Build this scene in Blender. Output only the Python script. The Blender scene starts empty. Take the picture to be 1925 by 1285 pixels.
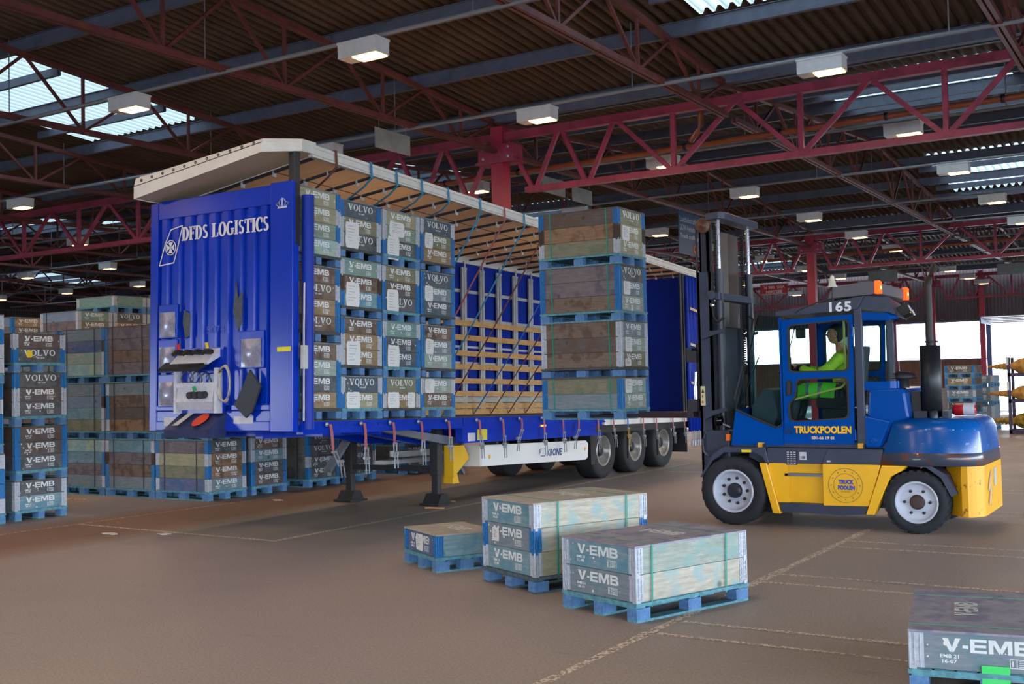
import bpy, bmesh, math, random
from mathutils import Vector, Matrix, Euler
PI = math.pi
rnd = random.Random(7)
C = bpy.context.scene.collection
SC = bpy.context.scene
# ------------------------------------------------------------------ camera, sky, exposure
cam = bpy.data.objects.new('camera', bpy.data.cameras.new('camera')); C.objects.link(cam)
RIGHT = Vector((0.8464587, 0.5319665, -0.0227884)); UP = Vector((0.0387351, -0.0188365, 0.9990720)); FWD = Vector((-0.5310435, 0.8465559, 0.0365500))
M = Matrix((RIGHT, UP, -FWD)).transposed().to_4x4(); M.translation = Vector((0, 0, 1.7607))
cam.matrix_world = M
cam.data.sensor_width = 36; cam.data.lens = 38.935; cam.data.clip_end = 500
SC.camera = cam
w = bpy.data.worlds.new('sky'); SC.world = w; w.use_nodes = True
bg = w.node_tree.nodes['Background']; bg.inputs[0].default_value = (0.80, 0.90, 1.0, 1); bg.inputs[1].default_value = 11.0
SC.view_settings.view_transform = 'Standard'; SC.view_settings.look = 'None'
SC.view_settings.gamma = 1; SC.view_settings.exposure = 0.4; SC.view_settings.use_curve_mapping = False
LAMP_POWER = 50

# ------------------------------------------------------------------ materials
def lin(h):
    h = h.lstrip('#'); o = []
    for i in (0, 2, 4):
        c = int(h[i:i+2], 16)/255; o.append(c/12.92 if c <= .04045 else ((c+.055)/1.055)**2.4)
    return (*o, 1)
MATS = {}
def mat(name, col, rough=.6, metal=0, noise=0, nscale=8, col2=None, stretch=(1,1,1), bump=0, emit=None, estr=0, ramp=(.4,.6), coat=0, spec=None):
    if name in MATS: return MATS[name]
    m = bpy.data.materials.new(name); m.use_nodes = True; N = m.node_tree.nodes; Lk = m.node_tree.links
    b = N['Principled BSDF']; c = lin(col); b.inputs['Base Color'].default_value = c
    b.inputs['Roughness'].default_value = rough; b.inputs['Metallic'].default_value = metal
    if spec is not None: b.inputs['Specular IOR Level'].default_value = spec
    if coat: b.inputs['Coat Weight'].default_value = coat
    if noise or col2:
        tc = N.new('ShaderNodeTexCoord'); mp = N.new('ShaderNodeMapping'); Lk.new(tc.outputs['Object'], mp.inputs[0])
        mp.inputs['Scale'].default_value = stretch
        nz = N.new('ShaderNodeTexNoise'); nz.inputs['Scale'].default_value = nscale; nz.inputs['Detail'].default_value = 5; nz.inputs['Roughness'].default_value = .65
        Lk.new(mp.outputs[0], nz.inputs[0])
        rp = N.new('ShaderNodeValToRGB'); rp.color_ramp.elements[0].position = ramp[0]; rp.color_ramp.elements[1].position = ramp[1]
        c2 = lin(col2) if col2 else tuple(x*(1-noise) for x in c[:3])+(1,)
        rp.color_ramp.elements[0].color = c2; rp.color_ramp.elements[1].color = c
        Lk.new(nz.outputs[0], rp.inputs[0]); Lk.new(rp.outputs[0], b.inputs['Base Color'])
        if bump:
            bp = N.new('ShaderNodeBump'); bp.inputs['Strength'].default_value = bump; bp.inputs['Distance'].default_value = .01
            Lk.new(nz.outputs[0], bp.inputs['Height']); Lk.new(bp.outputs[0], b.inputs['Normal'])
    if emit:
        b.inputs['Emission Color'].default_value = lin(emit); b.inputs['Emission Strength'].default_value = estr
    MATS[name] = m; return m
def wood(name, col, stain, knot='2a211a'):
    m = bpy.data.materials.new(name); m.use_nodes = True; N = m.node_tree.nodes; Lk = m.node_tree.links; b = N['Principled BSDF']
    b.inputs['Roughness'].default_value = .72
    tc = N.new('ShaderNodeTexCoord'); oi = N.new('ShaderNodeObjectInfo'); ad = N.new('ShaderNodeVectorMath'); ad.operation = 'ADD'
    sc = N.new('ShaderNodeVectorMath'); sc.operation = 'SCALE'; sc.inputs[0].default_value = (37, 53, 71); Lk.new(oi.outputs['Random'], sc.inputs['Scale'])
    Lk.new(tc.outputs['Object'], ad.inputs[0]); Lk.new(sc.outputs[0], ad.inputs[1])
    mp = N.new('ShaderNodeMapping'); mp.inputs['Scale'].default_value = (1.2, 1.2, 9); Lk.new(ad.outputs[0], mp.inputs[0])
    n1 = N.new('ShaderNodeTexNoise'); n1.inputs['Scale'].default_value = 5; n1.inputs['Detail'].default_value = 6; n1.inputs['Roughness'].default_value = .7; Lk.new(mp.outputs[0], n1.inputs[0])
    n2 = N.new('ShaderNodeTexNoise'); n2.inputs['Scale'].default_value = 6.5; n2.inputs['Detail'].default_value = 3; Lk.new(ad.outputs[0], n2.inputs[0])
    r1 = N.new('ShaderNodeValToRGB'); c = lin(col); gk = 0 if name in ('pine',) else .22; c = tuple(a*(1-gk)+b_*gk for a, b_ in zip(c[:3], (.26,.28,.30)))+(1,); r1.color_ramp.elements[0].position = .25; r1.color_ramp.elements[1].position = .7
    r1.color_ramp.elements[0].color = tuple(x*.6 for x in c[:3])+(1,); r1.color_ramp.elements[1].color = tuple(min(1, x*1.12) for x in c[:3])+(1,)
    Lk.new(n1.outputs[0], r1.inputs[0])
    r2 = N.new('ShaderNodeValToRGB'); r2.color_ramp.elements[0].position = .5; r2.color_ramp.elements[1].position = .62; r2.color_ramp.elements[1].color = (.75,.75,.75,1)
    mx = N.new('ShaderNodeMixRGB'); mx.inputs[2].default_value = lin(stain); Lk.new(n2.outputs[0], r2.inputs[0]); Lk.new(r2.outputs[0], mx.inputs[0]); Lk.new(r1.outputs[0], mx.inputs[1])
    vo = N.new('ShaderNodeTexVoronoi'); vo.inputs['Scale'].default_value = 3.5; Lk.new(ad.outputs[0], vo.inputs['Vector'])
    r3 = N.new('ShaderNodeValToRGB'); r3.color_ramp.elements[0].position = .05; r3.color_ramp.elements[0].color = (1,1,1,1); r3.color_ramp.elements[1].position = .13; r3.color_ramp.elements[1].color = (0,0,0,1)
    Lk.new(vo.outputs['Distance'], r3.inputs[0])
    m3 = N.new('ShaderNodeMath'); m3.operation = 'MULTIPLY'; m3.inputs[1].default_value = .65; Lk.new(r3.outputs[0], m3.inputs[0])
    mk = N.new('ShaderNodeMixRGB'); mk.inputs[2].default_value = lin(knot); Lk.new(m3.outputs[0], mk.inputs[0]); Lk.new(mx.outputs[0], mk.inputs[1]); Lk.new(mk.outputs[0], b.inputs['Base Color'])
    bp = N.new('ShaderNodeBump'); bp.inputs['Strength'].default_value = .25; bp.inputs['Distance'].default_value = .004; Lk.new(n1.outputs[0], bp.inputs['Height']); Lk.new(bp.outputs[0], b.inputs['Normal'])
    MATS['w_'+name] = m; return m
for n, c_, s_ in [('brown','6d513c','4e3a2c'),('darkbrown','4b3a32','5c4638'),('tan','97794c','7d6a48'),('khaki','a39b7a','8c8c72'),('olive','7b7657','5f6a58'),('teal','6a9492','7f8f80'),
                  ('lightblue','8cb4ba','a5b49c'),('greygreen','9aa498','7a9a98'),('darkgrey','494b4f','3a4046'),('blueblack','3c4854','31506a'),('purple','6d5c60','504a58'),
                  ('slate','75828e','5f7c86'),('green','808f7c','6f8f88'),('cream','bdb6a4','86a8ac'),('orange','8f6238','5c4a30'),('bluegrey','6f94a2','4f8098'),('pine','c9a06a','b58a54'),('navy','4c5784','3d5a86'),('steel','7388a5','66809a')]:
    wood(n, c_, s_)
def worn_paint(name, col, cut=.42, ns=22):
    m = bpy.data.materials.new(name); m.use_nodes = True; N = m.node_tree.nodes; Lk = m.node_tree.links; b = N['Principled BSDF']
    b.inputs['Base Color'].default_value = lin(col); b.inputs['Roughness'].default_value = .8
    tc = N.new('ShaderNodeTexCoord'); oi = N.new('ShaderNodeObjectInfo'); ad = N.new('ShaderNodeVectorMath'); ad.operation = 'ADD'
    sc = N.new('ShaderNodeVectorMath'); sc.operation = 'SCALE'; sc.inputs[0].default_value = (11, 13, 17); Lk.new(oi.outputs['Random'], sc.inputs['Scale'])
    Lk.new(tc.outputs['Object'], ad.inputs[0]); Lk.new(sc.outputs[0], ad.inputs[1])
    nz = N.new('ShaderNodeTexNoise'); nz.inputs['Scale'].default_value = ns; nz.inputs['Detail'].default_value = 5; Lk.new(ad.outputs[0], nz.inputs[0])
    rp = N.new('ShaderNodeValToRGB'); rp.color_ramp.elements[0].position = cut-.06; rp.color_ramp.elements[1].position = cut+.02; Lk.new(nz.outputs[0], rp.inputs[0]); Lk.new(rp.outputs[0], b.inputs['Alpha'])
    MATS[name] = m; return m
LETTER = worn_paint('stencil_white', 'd3d8da', .34); LINEP = worn_paint('road_paint', 'dccabc', .5, 45); 
M_ = mat
GALV = mat('galvanised', 'b4bac6', .5, .2, .18, 25); HBLUE = mat('hinge_blue', '0f6fb4', .45, 0, .3, 40); HRUST = mat('hinge_rust', '4a3a30', .7, 0, .4, 40)
PBLUE = mat('pallet_blue', '5580b4', .75, 0, .25, 30); PDECK = mat('pallet_deck', '5e96a6', .8, 0, .35, 18); PDARK = mat('pallet_dark', '4a4f52', .85, 0, .3, 18)
PAPER = mat('paper', 'd9d9da', .9, 0, .1, 60); BAND_G = mat('band_green', '0f8a7a', .4); BAND_D = mat('band_dark', '1c2732', .5)
RED = mat('girder_red', '9a3450', .5, 0, .35, 3); DRED = mat('truss_red', '66302f', .55, 0, .35, 4); PURL = mat('purlin_grey', '565b6e', .6, 0, .2, 5)
BLACK = mat('black', '141416', .5); RUBBER = mat('rubber', '1d1f24', .75, 0, .3, 20); WHITE = mat('white', 'd8d8d8', .5)

# ------------------------------------------------------------------ mesh helpers
class MB:
    def __init__(s): s.v = []; s.f = []; s.m = []; s.k = 0; s.sm = []
    def add(s, vs, fs, smooth=False):
        o = len(s.v); s.v += [tuple(v) for v in vs]; s.f += [tuple(i+o for i in f) for f in fs]; s.m += [s.k]*len(fs); s.sm += [smooth]*len(fs); return s
    def box(s, x0, x1, y0, y1, z0, z1):
        return s.add([(x0,y0,z0),(x1,y0,z0),(x1,y1,z0),(x0,y1,z0),(x0,y0,z1),(x1,y0,z1),(x1,y1,z1),(x0,y1,z1)],
                     [(0,3,2,1),(4,5,6,7),(0,1,5,4),(1,2,6,5),(2,3,7,6),(3,0,4,7)])
    def bar(s, p, q, w, h, up=(0,0,1)):
        p = Vector(p); q = Vector(q); d = (q-p).normalized(); u = Vector(up)
        if abs(d.dot(u)) > .98: u = Vector((0,1,0))
        a = d.cross(u).normalized()*w/2; b = a.cross(d).normalized()*h/2
        vs = [e+i*a+j*b for e in (p, q) for i, j in ((-1,-1),(1,-1),(1,1),(-1,1))]
        return s.add(vs, [(0,1,2,3),(7,6,5,4),(0,4,5,1),(1,5,6,2),(2,6,7,3),(3,7,4,0)])
    def tube(s, pts, r, n=8, cap=True, smooth=True):
        pts = [Vector(p) for p in pts]; rings = []; rs = r if isinstance(r, (list, tuple)) else [r]*len(pts)
        for i, p in enumerate(pts):
            d = (pts[min(i+1, len(pts)-1)]-pts[max(i-1, 0)]).normalized(); u = Vector((0,0,1)) if abs(d.z) < .9 else Vector((1,0,0))
            a = d.cross(u).normalized(); b = d.cross(a)
            rings.append([p+rs[i]*(math.cos(2*PI*k/n)*a+math.sin(2*PI*k/n)*b) for k in range(n)])
        vs = [v for rg in rings for v in rg]; fs = []
        for i in range(len(pts)-1):
            for k in range(n): fs.append((i*n+k, i*n+(k+1)%n, (i+1)*n+(k+1)%n, (i+1)*n+k))
        s.add(vs, fs, smooth)
        if cap:
            s.add(rings[0], [tuple(range(n))]); s.add(rings[-1], [tuple(reversed(range(n)))])
        return s
    def lathe(s, c, prof, axis='y', n=28, smooth=True):   # prof: (offset along axis, radius)
        c = Vector(c); A = {'x':(Vector((1,0,0)),Vector((0,1,0)),Vector((0,0,1))),'y':(Vector((0,1,0)),Vector((0,0,1)),Vector((1,0,0))),'z':(Vector((0,0,1)),Vector((1,0,0)),Vector((0,1,0)))}[axis]
        vs = []; fs = []
        for o, r in prof:
            for k in range(n): t = 2*PI*k/n; vs.append(c+A[0]*o+A[1]*r*math.cos(t)+A[2]*r*math.sin(t))
        for i in range(len(prof)-1):
            for k in range(n): fs.append((i*n+k, i*n+(k+1)%n, (i+1)*n+(k+1)%n, (i+1)*n+k))
        return s.add(vs, fs, smooth)
    def prism(s, poly, a0, a1, axis='y'):   # poly of 2D points; y: (x,z), x: (y,z), z: (x,y)
        def P(p, a): return (p[0], a, p[1]) if axis == 'y' else ((a, p[0], p[1]) if axis == 'x' else (p[0], p[1], a))
        n = len(poly); vs = [P(p, a0) for p in poly]+[P(p, a1) for p in poly]
        return s.add(vs, [tuple(range(n)), tuple(reversed(range(n, 2*n)))]+[(i, i+n, (i+1)%n+n, (i+1)%n) for i in range(n)])
    def ribbon(s, pts, wv, t=.002):
        wv = Vector(wv); pts = [Vector(p) for p in pts]
        for a, b in zip(pts, pts[1:]):
            d = (b-a).normalized(); nn = d.cross(wv).normalized()*t
            s.add([a-wv-nn, a+wv-nn, b+wv-nn, b-wv-nn, a-wv+nn, a+wv+nn, b+wv+nn, b-wv+nn], [(0,3,2,1),(4,5,6,7),(0,1,5,4),(1,2,6,5),(2,3,7,6),(3,0,4,7)])
        return s
    def mesh(s, name, mats, off=(0,0,0), fix=True):
        me = bpy.data.meshes.new(name); ox, oy, oz = off
        me.from_pydata([(v[0]-ox, v[1]-oy, v[2]-oz) for v in s.v], [], s.f)
        for m in (mats if isinstance(mats, (list, tuple)) else [mats]): me.materials.append(m)
        me.polygons.foreach_set('material_index', s.m); me.polygons.foreach_set('use_smooth', s.sm)
        if fix:
            bm = bmesh.new(); bm.from_mesh(me); bmesh.ops.recalc_face_normals(bm, faces=bm.faces); bm.to_mesh(me); bm.free()
        return me
def obj(name, me, parent=None, loc=None, rot=None, bevel=0, kind=None):
    o = bpy.data.objects.new(name, me); C.objects.link(o)
    if parent: o.parent = parent
    if loc: o.location = loc
    if rot: o.rotation_euler = rot
    if bevel:
        b = o.modifiers.new('bevel', 'BEVEL'); b.width = bevel; b.segments = 3; b.limit_method = 'ANGLE'; b.angle_limit = .6
    if kind: o['kind'] = kind
    return o
def thing(name, label, cat, loc=(0,0,0), rot=None, group=None):
    o = bpy.data.objects.new(name, None); C.objects.link(o); o.location = loc
    if rot: o.rotation_euler = rot
    return tag(o, label, cat, group)
def tag(o, label, cat, group=None):
    o['label'] = label; o['category'] = cat
    if group: o['group'] = group
    return o
def part(name, mb, m, parent=None, **k): return obj(name, mb.mesh(name, m), parent, **k)
def rpoly(pts, r, n=5):
    out = []; L = len(pts)
    for i in range(L):
        p0, p1, p2 = Vector(pts[i-1]), Vector(pts[i]), Vector(pts[(i+1)%L])
        a = (p0-p1); b = (p2-p1); rr = min(r, a.length*.49, b.length*.49); A = p1+a.normalized()*rr; B = p1+b.normalized()*rr
        for k in range(n+1):
            t = k/n; out.append(tuple((1-t)**2*A+2*t*(1-t)*p1+t*t*B))
    return out
def plate_mesh(name, loops, thick, m, axis='y', at=0):     # flat plate with holes
    cu = bpy.data.curves.new(name, 'CURVE'); cu.dimensions = '2D'; cu.fill_mode = 'BOTH'; cu.extrude = thick/2
    for lp in loops:
        sp = cu.splines.new('POLY'); sp.points.add(len(lp)-1)
        for p, q in zip(sp.points, lp): p.co = (q[0], q[1], 0, 1)
        sp.use_cyclic_u = True
    o = bpy.data.objects.new(name, cu); C.objects.link(o); dg = bpy.context.evaluated_depsgraph_get()
    me = bpy.data.meshes.new_from_object(o.evaluated_get(dg)); bpy.data.objects.remove(o); bpy.data.curves.remove(cu)
    for v in me.vertices:
        a, b, c = v.co; v.co = (a, at+c, b) if axis == 'y' else (at+c, a, b)
    me.materials.clear(); me.materials.append(m); me.update(); me.name = name; return me
TXT = {}
def text_mesh(s, width, height, bold=.02, m=None, frame='x', shear=0, depth=.0008, spacing=1):
    key = (s, width, height, bold, m.name if m else '', frame)
    if key in TXT: return TXT[key]
    cu = bpy.data.curves.new('t', 'FONT'); cu.body = s; cu.size = 1; cu.offset = bold; cu.extrude = depth; cu.resolution_u = 3; cu.shear = shear; cu.space_character = spacing
    o = bpy.data.objects.new('t', cu); C.objects.link(o); dg = bpy.context.evaluated_depsgraph_get()
    me = bpy.data.meshes.new_from_object(o.evaluated_get(dg)); bpy.data.objects.remove(o); bpy.data.curves.remove(cu)
    xs = [v.co.x for v in me.vertices]; ys = [v.co.y for v in me.vertices]; x0, x1, y0, y1 = min(xs), max(xs), min(ys), max(ys)
    sx = width/(x1-x0); sy = height/(y1-y0)
    for v in me.vertices:
        a = (v.co.x-x0)*sx-width/2; b = (v.co.y-y0)*sy; c = v.co.z
        v.co = {'x':(c, a, b), 'y':(a, -c, b), 'z':(a, b, c)}[frame]
    me.materials.clear(); me.materials.append(m); me.name = 'lettering'; TXT[key] = me; return me
def join_meshes(mes, offs, name='lettering'):
    bm = bmesh.new(); mats = []
    for me, off in zip(mes, offs):
        for m in me.materials:
            if m not in mats: mats.append(m)
        n = len(bm.verts); nf = len(bm.faces); bm.from_mesh(me); bm.verts.ensure_lookup_table(); bm.faces.ensure_lookup_table()
        for v in bm.verts[n:]: v.co += Vector(off)
        for f_ in bm.faces[nf:]: f_.material_index = mats.index(me.materials[f_.material_index]) if len(me.materials) else 0
    out = bpy.data.meshes.new(name); bm.to_mesh(out); bm.free()
    for m in mats: out.materials.append(m)
    return out
# hand-made slab serif capitals (unit height), strokes as quads in the (x, y) plane
def serif_word(word, width, height, m, frame='x'):
    G = {}
    def st(a, b, c, d): return [a, b, c, d]
    def ring(cx, w_, tk, tn, a0=0, a1=360, n=20):
        q = []
        for i in range(n):
            t0 = math.radians(a0+(a1-a0)*i/n); t1 = math.radians(a0+(a1-a0)*(i+1)/n); o = []
            for t, k in ((t0,0),(t1,0),(t1,1),(t0,1)):
                ro = (w_, .52); ri = (w_-tk, .52-tn); rr = ro if k == 0 else ri
                o.append((cx+rr[0]*math.cos(t), .5+rr[1]*math.sin(t)))
            q.append(o)
        return q
    def R(x0, x1, y0, y1): return [(x0,y0),(x1,y0),(x1,y1),(x0,y1)]
    G['V'] = ([[(.08,1),(.33,1),(.58,0),(.42,0)], [(.74,1),(.86,1),(.56,0),(.46,0)], R(0,.42,.93,1), R(.62,.96,.93,1)], .96)
    G['O'] = (ring(.45,.45,.2,.09), .9)
    G['L'] = ([R(.1,.32,0,1), R(0,.44,.93,1), R(0,.72,0,.07), [(.62,0),(.72,0),(.76,.32),(.7,.32)]], .78)
    G['D'] = ([R(.1,.3,0,1), R(0,.4,.93,1), R(0,.4,0,.07)]+ring(.35,.5,.2,.09,-90,90,10), .88)
    G['F'] = ([R(.1,.3,0,1), R(0,.4,0,.07), R(0,.66,.92,1), R(.6,.66,.74,1), R(.3,.52,.46,.54), R(.48,.54,.38,.62)], .7)
    G['I'] = ([R(.1,.3,0,1), R(0,.4,.93,1), R(0,.4,0,.07)], .4)
    G['T'] = ([R(.3,.5,0,1), R(.2,.6,0,.07), R(0,.8,.92,1), R(0,.06,.7,1), R(.74,.8,.7,1)], .8)
    G['C'] = (ring(.45,.45,.2,.09,50,310,16)+[R(.66,.74,.62,.95)], .76)
    G['G'] = (ring(.45,.45,.2,.09,50,340,16)+[R(.62,.8,.06,.48), R(.54,.9,.42,.49)], .92)
    G['S'] = ([[(.1+.24+.24*math.cos(t)*1.1,.75+.25*math.sin(t)) for t in (a,b)]+[(.34+.12*math.cos(t),.75+.17*math.sin(t)) for t in (b,a)] for a,b in [(math.radians(30+i*30),math.radians(60+i*30)) for i in range(8)]]+
              [[(.34+.3*math.cos(t),.26+.27*math.sin(t)) for t in (a,b)]+[(.34+.13*math.cos(t),.26+.18*math.sin(t)) for t in (b,a)] for a,b in [(math.radians(-150+i*30),math.radians(-120+i*30)) for i in range(8)]]+[[(.14,.66),(.3,.46),(.52,.36),(.3,.6)]], .7)
    qs = []; x = 0
    for ch in word:
        if ch == ' ': x += .45; continue
        g, adv = G[ch]
        for q in g: qs.append([(a+x, b) for a, b in q])
        x += adv+.08
    sx = width/(x-.08); mb = MB()
    for q in qs:
        P = []
        for a, b in q:
            a = a*sx-width/2; b = b*height; P.append({'x':(.0008,a,b), 'y':(a,-.0008,b)}[frame])
        mb.add(P, [(0,1,2,3)])
    return mb.mesh('lettering', m)

def block_word(word, width, height, m, frame='x'):
    def R(x0, x1, y0, y1): return [(x0,y0),(x1,y0),(x1,y1),(x0,y1)]
    t = .27; h_ = .2
    def D(x0, y0, w_, hh, sx=.3, sy=.18, n=6):    # half ring bulging right, for B
        q = []
        for i in range(n):
            a, b = -PI/2+PI*i/n, -PI/2+PI*(i+1)/n; cx, cy = x0, y0+hh/2
            q.append([(cx+w_*math.cos(a),cy+hh/2*math.sin(a)),(cx+w_*math.cos(b),cy+hh/2*math.sin(b)),(cx+(w_-sx)*math.cos(b),cy+(hh/2-sy)*math.sin(b)),(cx+(w_-sx)*math.cos(a),cy+(hh/2-sy)*math.sin(a))])
        return q
    G = {'V': ([[(0,1),(.36,1),(.68,0),(.44,0)], [(1.12,1),(.8,1),(.48,0),(.70,0)]], 1.12), '-': ([R(0,.34,.3,.52)], .34),
         'E': ([R(0,t,0,1), R(t,1.0,.8,1), R(t,.96,.4,.6), R(t,1.0,0,.2)], 1.0), 'M': ([R(0,t,0,1), R(1.13,1.4,0,1), [(0.12,1),(.42,1),(.78,.22),(.62,0)], [(1.28,1),(.98,1),(.62,.22),(.78,0)]], 1.4),
         'B': ([R(0,t,0,1), R(t,.7,.8,1), R(t,.7,.42,.6), R(t,.72,0,.2)]+D(.68,.42,.36,.58)+D(.7,0,.4,.6), 1.08)}
    qs = []; x = 0
    for ch in word:
        g, adv = G[ch]; qs += [[(a+x, b) for a, b in q] for q in g]; x += adv+.12
    sx = width/(x-.12); mb = MB()
    for q in qs: mb.add([{'x':(.0008,a*sx-width/2,b*height), 'z':(a*sx-width/2,b*height,.0008)}[frame] for a, b in q], [(0,1,2,3)])
    return mb.mesh('lettering', m)
# ------------------------------------------------------------------ floor
def floor_mat():
    m = bpy.data.materials.new('asphalt'); m.use_nodes = True; N = m.node_tree.nodes; L = m.node_tree.links; b = N['Principled BSDF']
    tc = N.new('ShaderNodeTexCoord')
    def nz(scale, det=4, st=(1,1,1), rough=.55):
        mp = N.new('ShaderNodeMapping'); mp.inputs['Scale'].default_value = st; L.new(tc.outputs['Object'], mp.inputs[0])
        n = N.new('ShaderNodeTexNoise'); n.inputs['Scale'].default_value = scale; n.inputs['Detail'].default_value = det; n.inputs['Roughness'].default_value = rough; L.new(mp.outputs[0], n.inputs[0]); return n
    def ramp(src, p0, p1, c0, c1):
        r = N.new('ShaderNodeValToRGB'); r.color_ramp.elements[0].position = p0; r.color_ramp.elements[1].position = p1
        r.color_ramp.elements[0].color = c0; r.color_ramp.elements[1].color = c1; L.new(src, r.inputs[0]); return r
    def mixc(f, a, b_):
        x = N.new('ShaderNodeMixRGB'); L.new(f, x.inputs[0]) if not isinstance(f, float) else setattr(x.inputs[0], 'default_value', f)
        for s, v in ((1, a), (2, b_)):
            if hasattr(v, 'links') or hasattr(v, 'is_output'): L.new(v, x.inputs[s])
            else: x.inputs[s].default_value = v
        return x
    big = nz(.22, 3); stripes = nz(.5, 4, (1.6, .18, 1)); fine = nz(55, 3); marks = nz(1.3, 6, (1, 3.5, 1), .7)
    c = ramp(big.outputs[0], .42, .6, lin('8d8587'), lin('998c8a'))
    # dusty brown band and grey worn lane along the parked trailer
    sx = N.new('ShaderNodeSeparateXYZ'); L.new(tc.outputs['Object'], sx.inputs[0])
    def band(out, a, b_, soft):
        r = N.new('ShaderNodeMapRange'); r.inputs['From Min'].default_value = a-soft; r.inputs['From Max'].default_value = a; L.new(out, r.inputs[0])
        r2 = N.new('ShaderNodeMapRange'); r2.inputs['From Min'].default_value = b_; r2.inputs['From Max'].default_value = b_+soft; r2.inputs['To Min'].default_value = 1; r2.inputs['To Max'].default_value = 0; L.new(out, r2.inputs[0])
        k = N.new('ShaderNodeMath'); k.operation = 'MULTIPLY'; L.new(r.outputs[0], k.inputs[0]); L.new(r2.outputs[0], k.inputs[1]); return k
    wob = N.new('ShaderNodeMath'); wob.operation = 'MULTIPLY_ADD'; L.new(stripes.outputs[0], wob.inputs[0]); wob.inputs[1].default_value = 1.6; L.new(sx.outputs[0], wob.inputs[2])
    lane0 = band(wob.outputs[0], -10.3, -7.3, .5); ylim = band(sx.outputs[1], 9.6, 60, .8); lane = N.new('ShaderNodeMath'); lane.operation = 'MULTIPLY'; L.new(lane0.outputs[0], lane.inputs[0]); L.new(ylim.outputs[0], lane.inputs[1]); dust = band(wob.outputs[0], -12.0, -10.8, .8)
    c2 = mixc(lane.outputs[0], c.outputs[0], lin('807b7a')); c3 = mixc(dust.outputs[0], c2.outputs[0], lin('80604e'))
    rr = N.new('ShaderNodeMapRange'); rr.inputs['From Min'].default_value = -9; rr.inputs['From Max'].default_value = -3; L.new(sx.outputs[0], rr.inputs[0])  # warm tint growing to the right: lamp glow put into the floor colour
    wm = N.new('ShaderNodeMath'); wm.operation = 'MULTIPLY'; wm.inputs[1].default_value = .55; L.new(rr.outputs[0], wm.inputs[0])
    c4 = mixc(wm.outputs[0], c3.outputs[0], lin('a08a7a'))
    mk = ramp(marks.outputs[0], .62, .7, (0,0,0,1), (1,1,1,1)); m2 = N.new('ShaderNodeMath'); m2.operation = 'MULTIPLY'; m2.inputs[1].default_value = .35; L.new(mk.outputs[0], m2.inputs[0])
    c5 = mixc(m2.outputs[0], c4.outputs[0], lin('6a605e'))
    fr = ramp(fine.outputs[0], .3, .72, (.72,.72,.72,1), (1.25,1.25,1.25,1))
    c6 = N.new('ShaderNodeMixRGB'); c6.blend_type = 'MULTIPLY'; c6.inputs[0].default_value = .8; L.new(c5.outputs[0], c6.inputs[1]); L.new(fr.outputs[0], c6.inputs[2])
    L.new(c6.outputs[0], b.inputs['Base Color'])
    # damp, shinier patches further back
    wet = nz(.35, 5, (1, .5, 1), .6); wr = ramp(wet.outputs[0], .45, .62, (0,0,0,1), (1,1,1,1))
    far = N.new('ShaderNodeMapRange'); far.inputs['From Min'].default_value = 15; far.inputs['From Max'].default_value = 26; L.new(sx.outputs[1], far.inputs[0])
    wk = N.new('ShaderNodeMath'); wk.operation = 'MULTIPLY'; L.new(wr.outputs[0], wk.inputs[0]); L.new(far.outputs[0], wk.inputs[1])
    ro = N.new('ShaderNodeMapRange'); ro.inputs['To Min'].default_value = .62; ro.inputs['To Max'].default_value = .22; L.new(wk.outputs[0], ro.inputs[0]); L.new(ro.outputs[0], b.inputs['Roughness'])
    bp = N.new('ShaderNodeBump'); bp.inputs['Strength'].default_value = .5; bp.inputs['Distance'].default_value = .006; L.new(fine.outputs[0], bp.inputs['Height']); L.new(bp.outputs[0], b.inputs['Normal'])
    return m
FL = floor_mat()
part('floor', MB().add([(-62,-26,0),(16,-26,0),(16,65.6,0),(-62,65.6,0)], [(0,1,2,3)]), FL, kind='structure')
part('ground_snow', MB().add([(-90,66.5,-.02),(60,66.5,-.02),(60,200,-.02),(-90,200,-.02)], [(0,1,2,3)]), mat('snow', 'dfe3e8', .9), kind='structure')
part('ground_snow', MB().add([(-120,-120,-.02),(60,-120,-.02),(60,-26,-.02),(-120,-26,-.02)], [(0,1,2,3)]), MATS['snow'], kind='structure')  # snow added out of view to throw a bright reflection on the trailer front
part('ground', MB().add([(-200,-150,-.03),(200,-150,-.03),(200,200,-.03),(-200,200,-.03)], [(0,1,2,3)]), mat('outside_ground', '55524f', .9), kind='structure')
# worn painted lines
def line(a, b, wv):
    d = (Vector(b)-Vector(a)).normalized(); n = Vector((-d.y, d.x))*wv/2; A, B = Vector(a), Vector(b)
    mb = MB(); seg = max(1, int((B-A).length/.25))
    P = [A+(B-A)*i/seg for i in range(seg+1)]; vs = []
    for p in P:
        k = 1+.25*rnd.uniform(-1, 1); vs += [(p.x+n.x*k, p.y+n.y*k, .003), (p.x-n.x*k, p.y-n.y*k, .003)]
    return mb.add(vs, [(2*i, 2*i+1, 2*i+3, 2*i+2) for i in range(seg)])
LINES = [((-12.85,9.5),(-9.17,9.38),.09),((-9.17,9.35),(-9.17,36),.09),((-12.9,8.0),(-12.85,13.2),.06),((-3.37,5.2),(-3.33,12.9),.1)]
for y in (7.07,7.5,9.24,9.66,11.45,11.89,14.6,15.0,17.4,17.8): LINES.append(((-3.3,y),(4,y),.07))
for y in (19.5, 23.0, 26.5, 30): LINES.append(((-8.9,y),(2,y+.1),.08))
for a, b, w_ in LINES: part('floor_line', line(a, b, w_*.8), LINEP, kind='structure')

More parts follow.
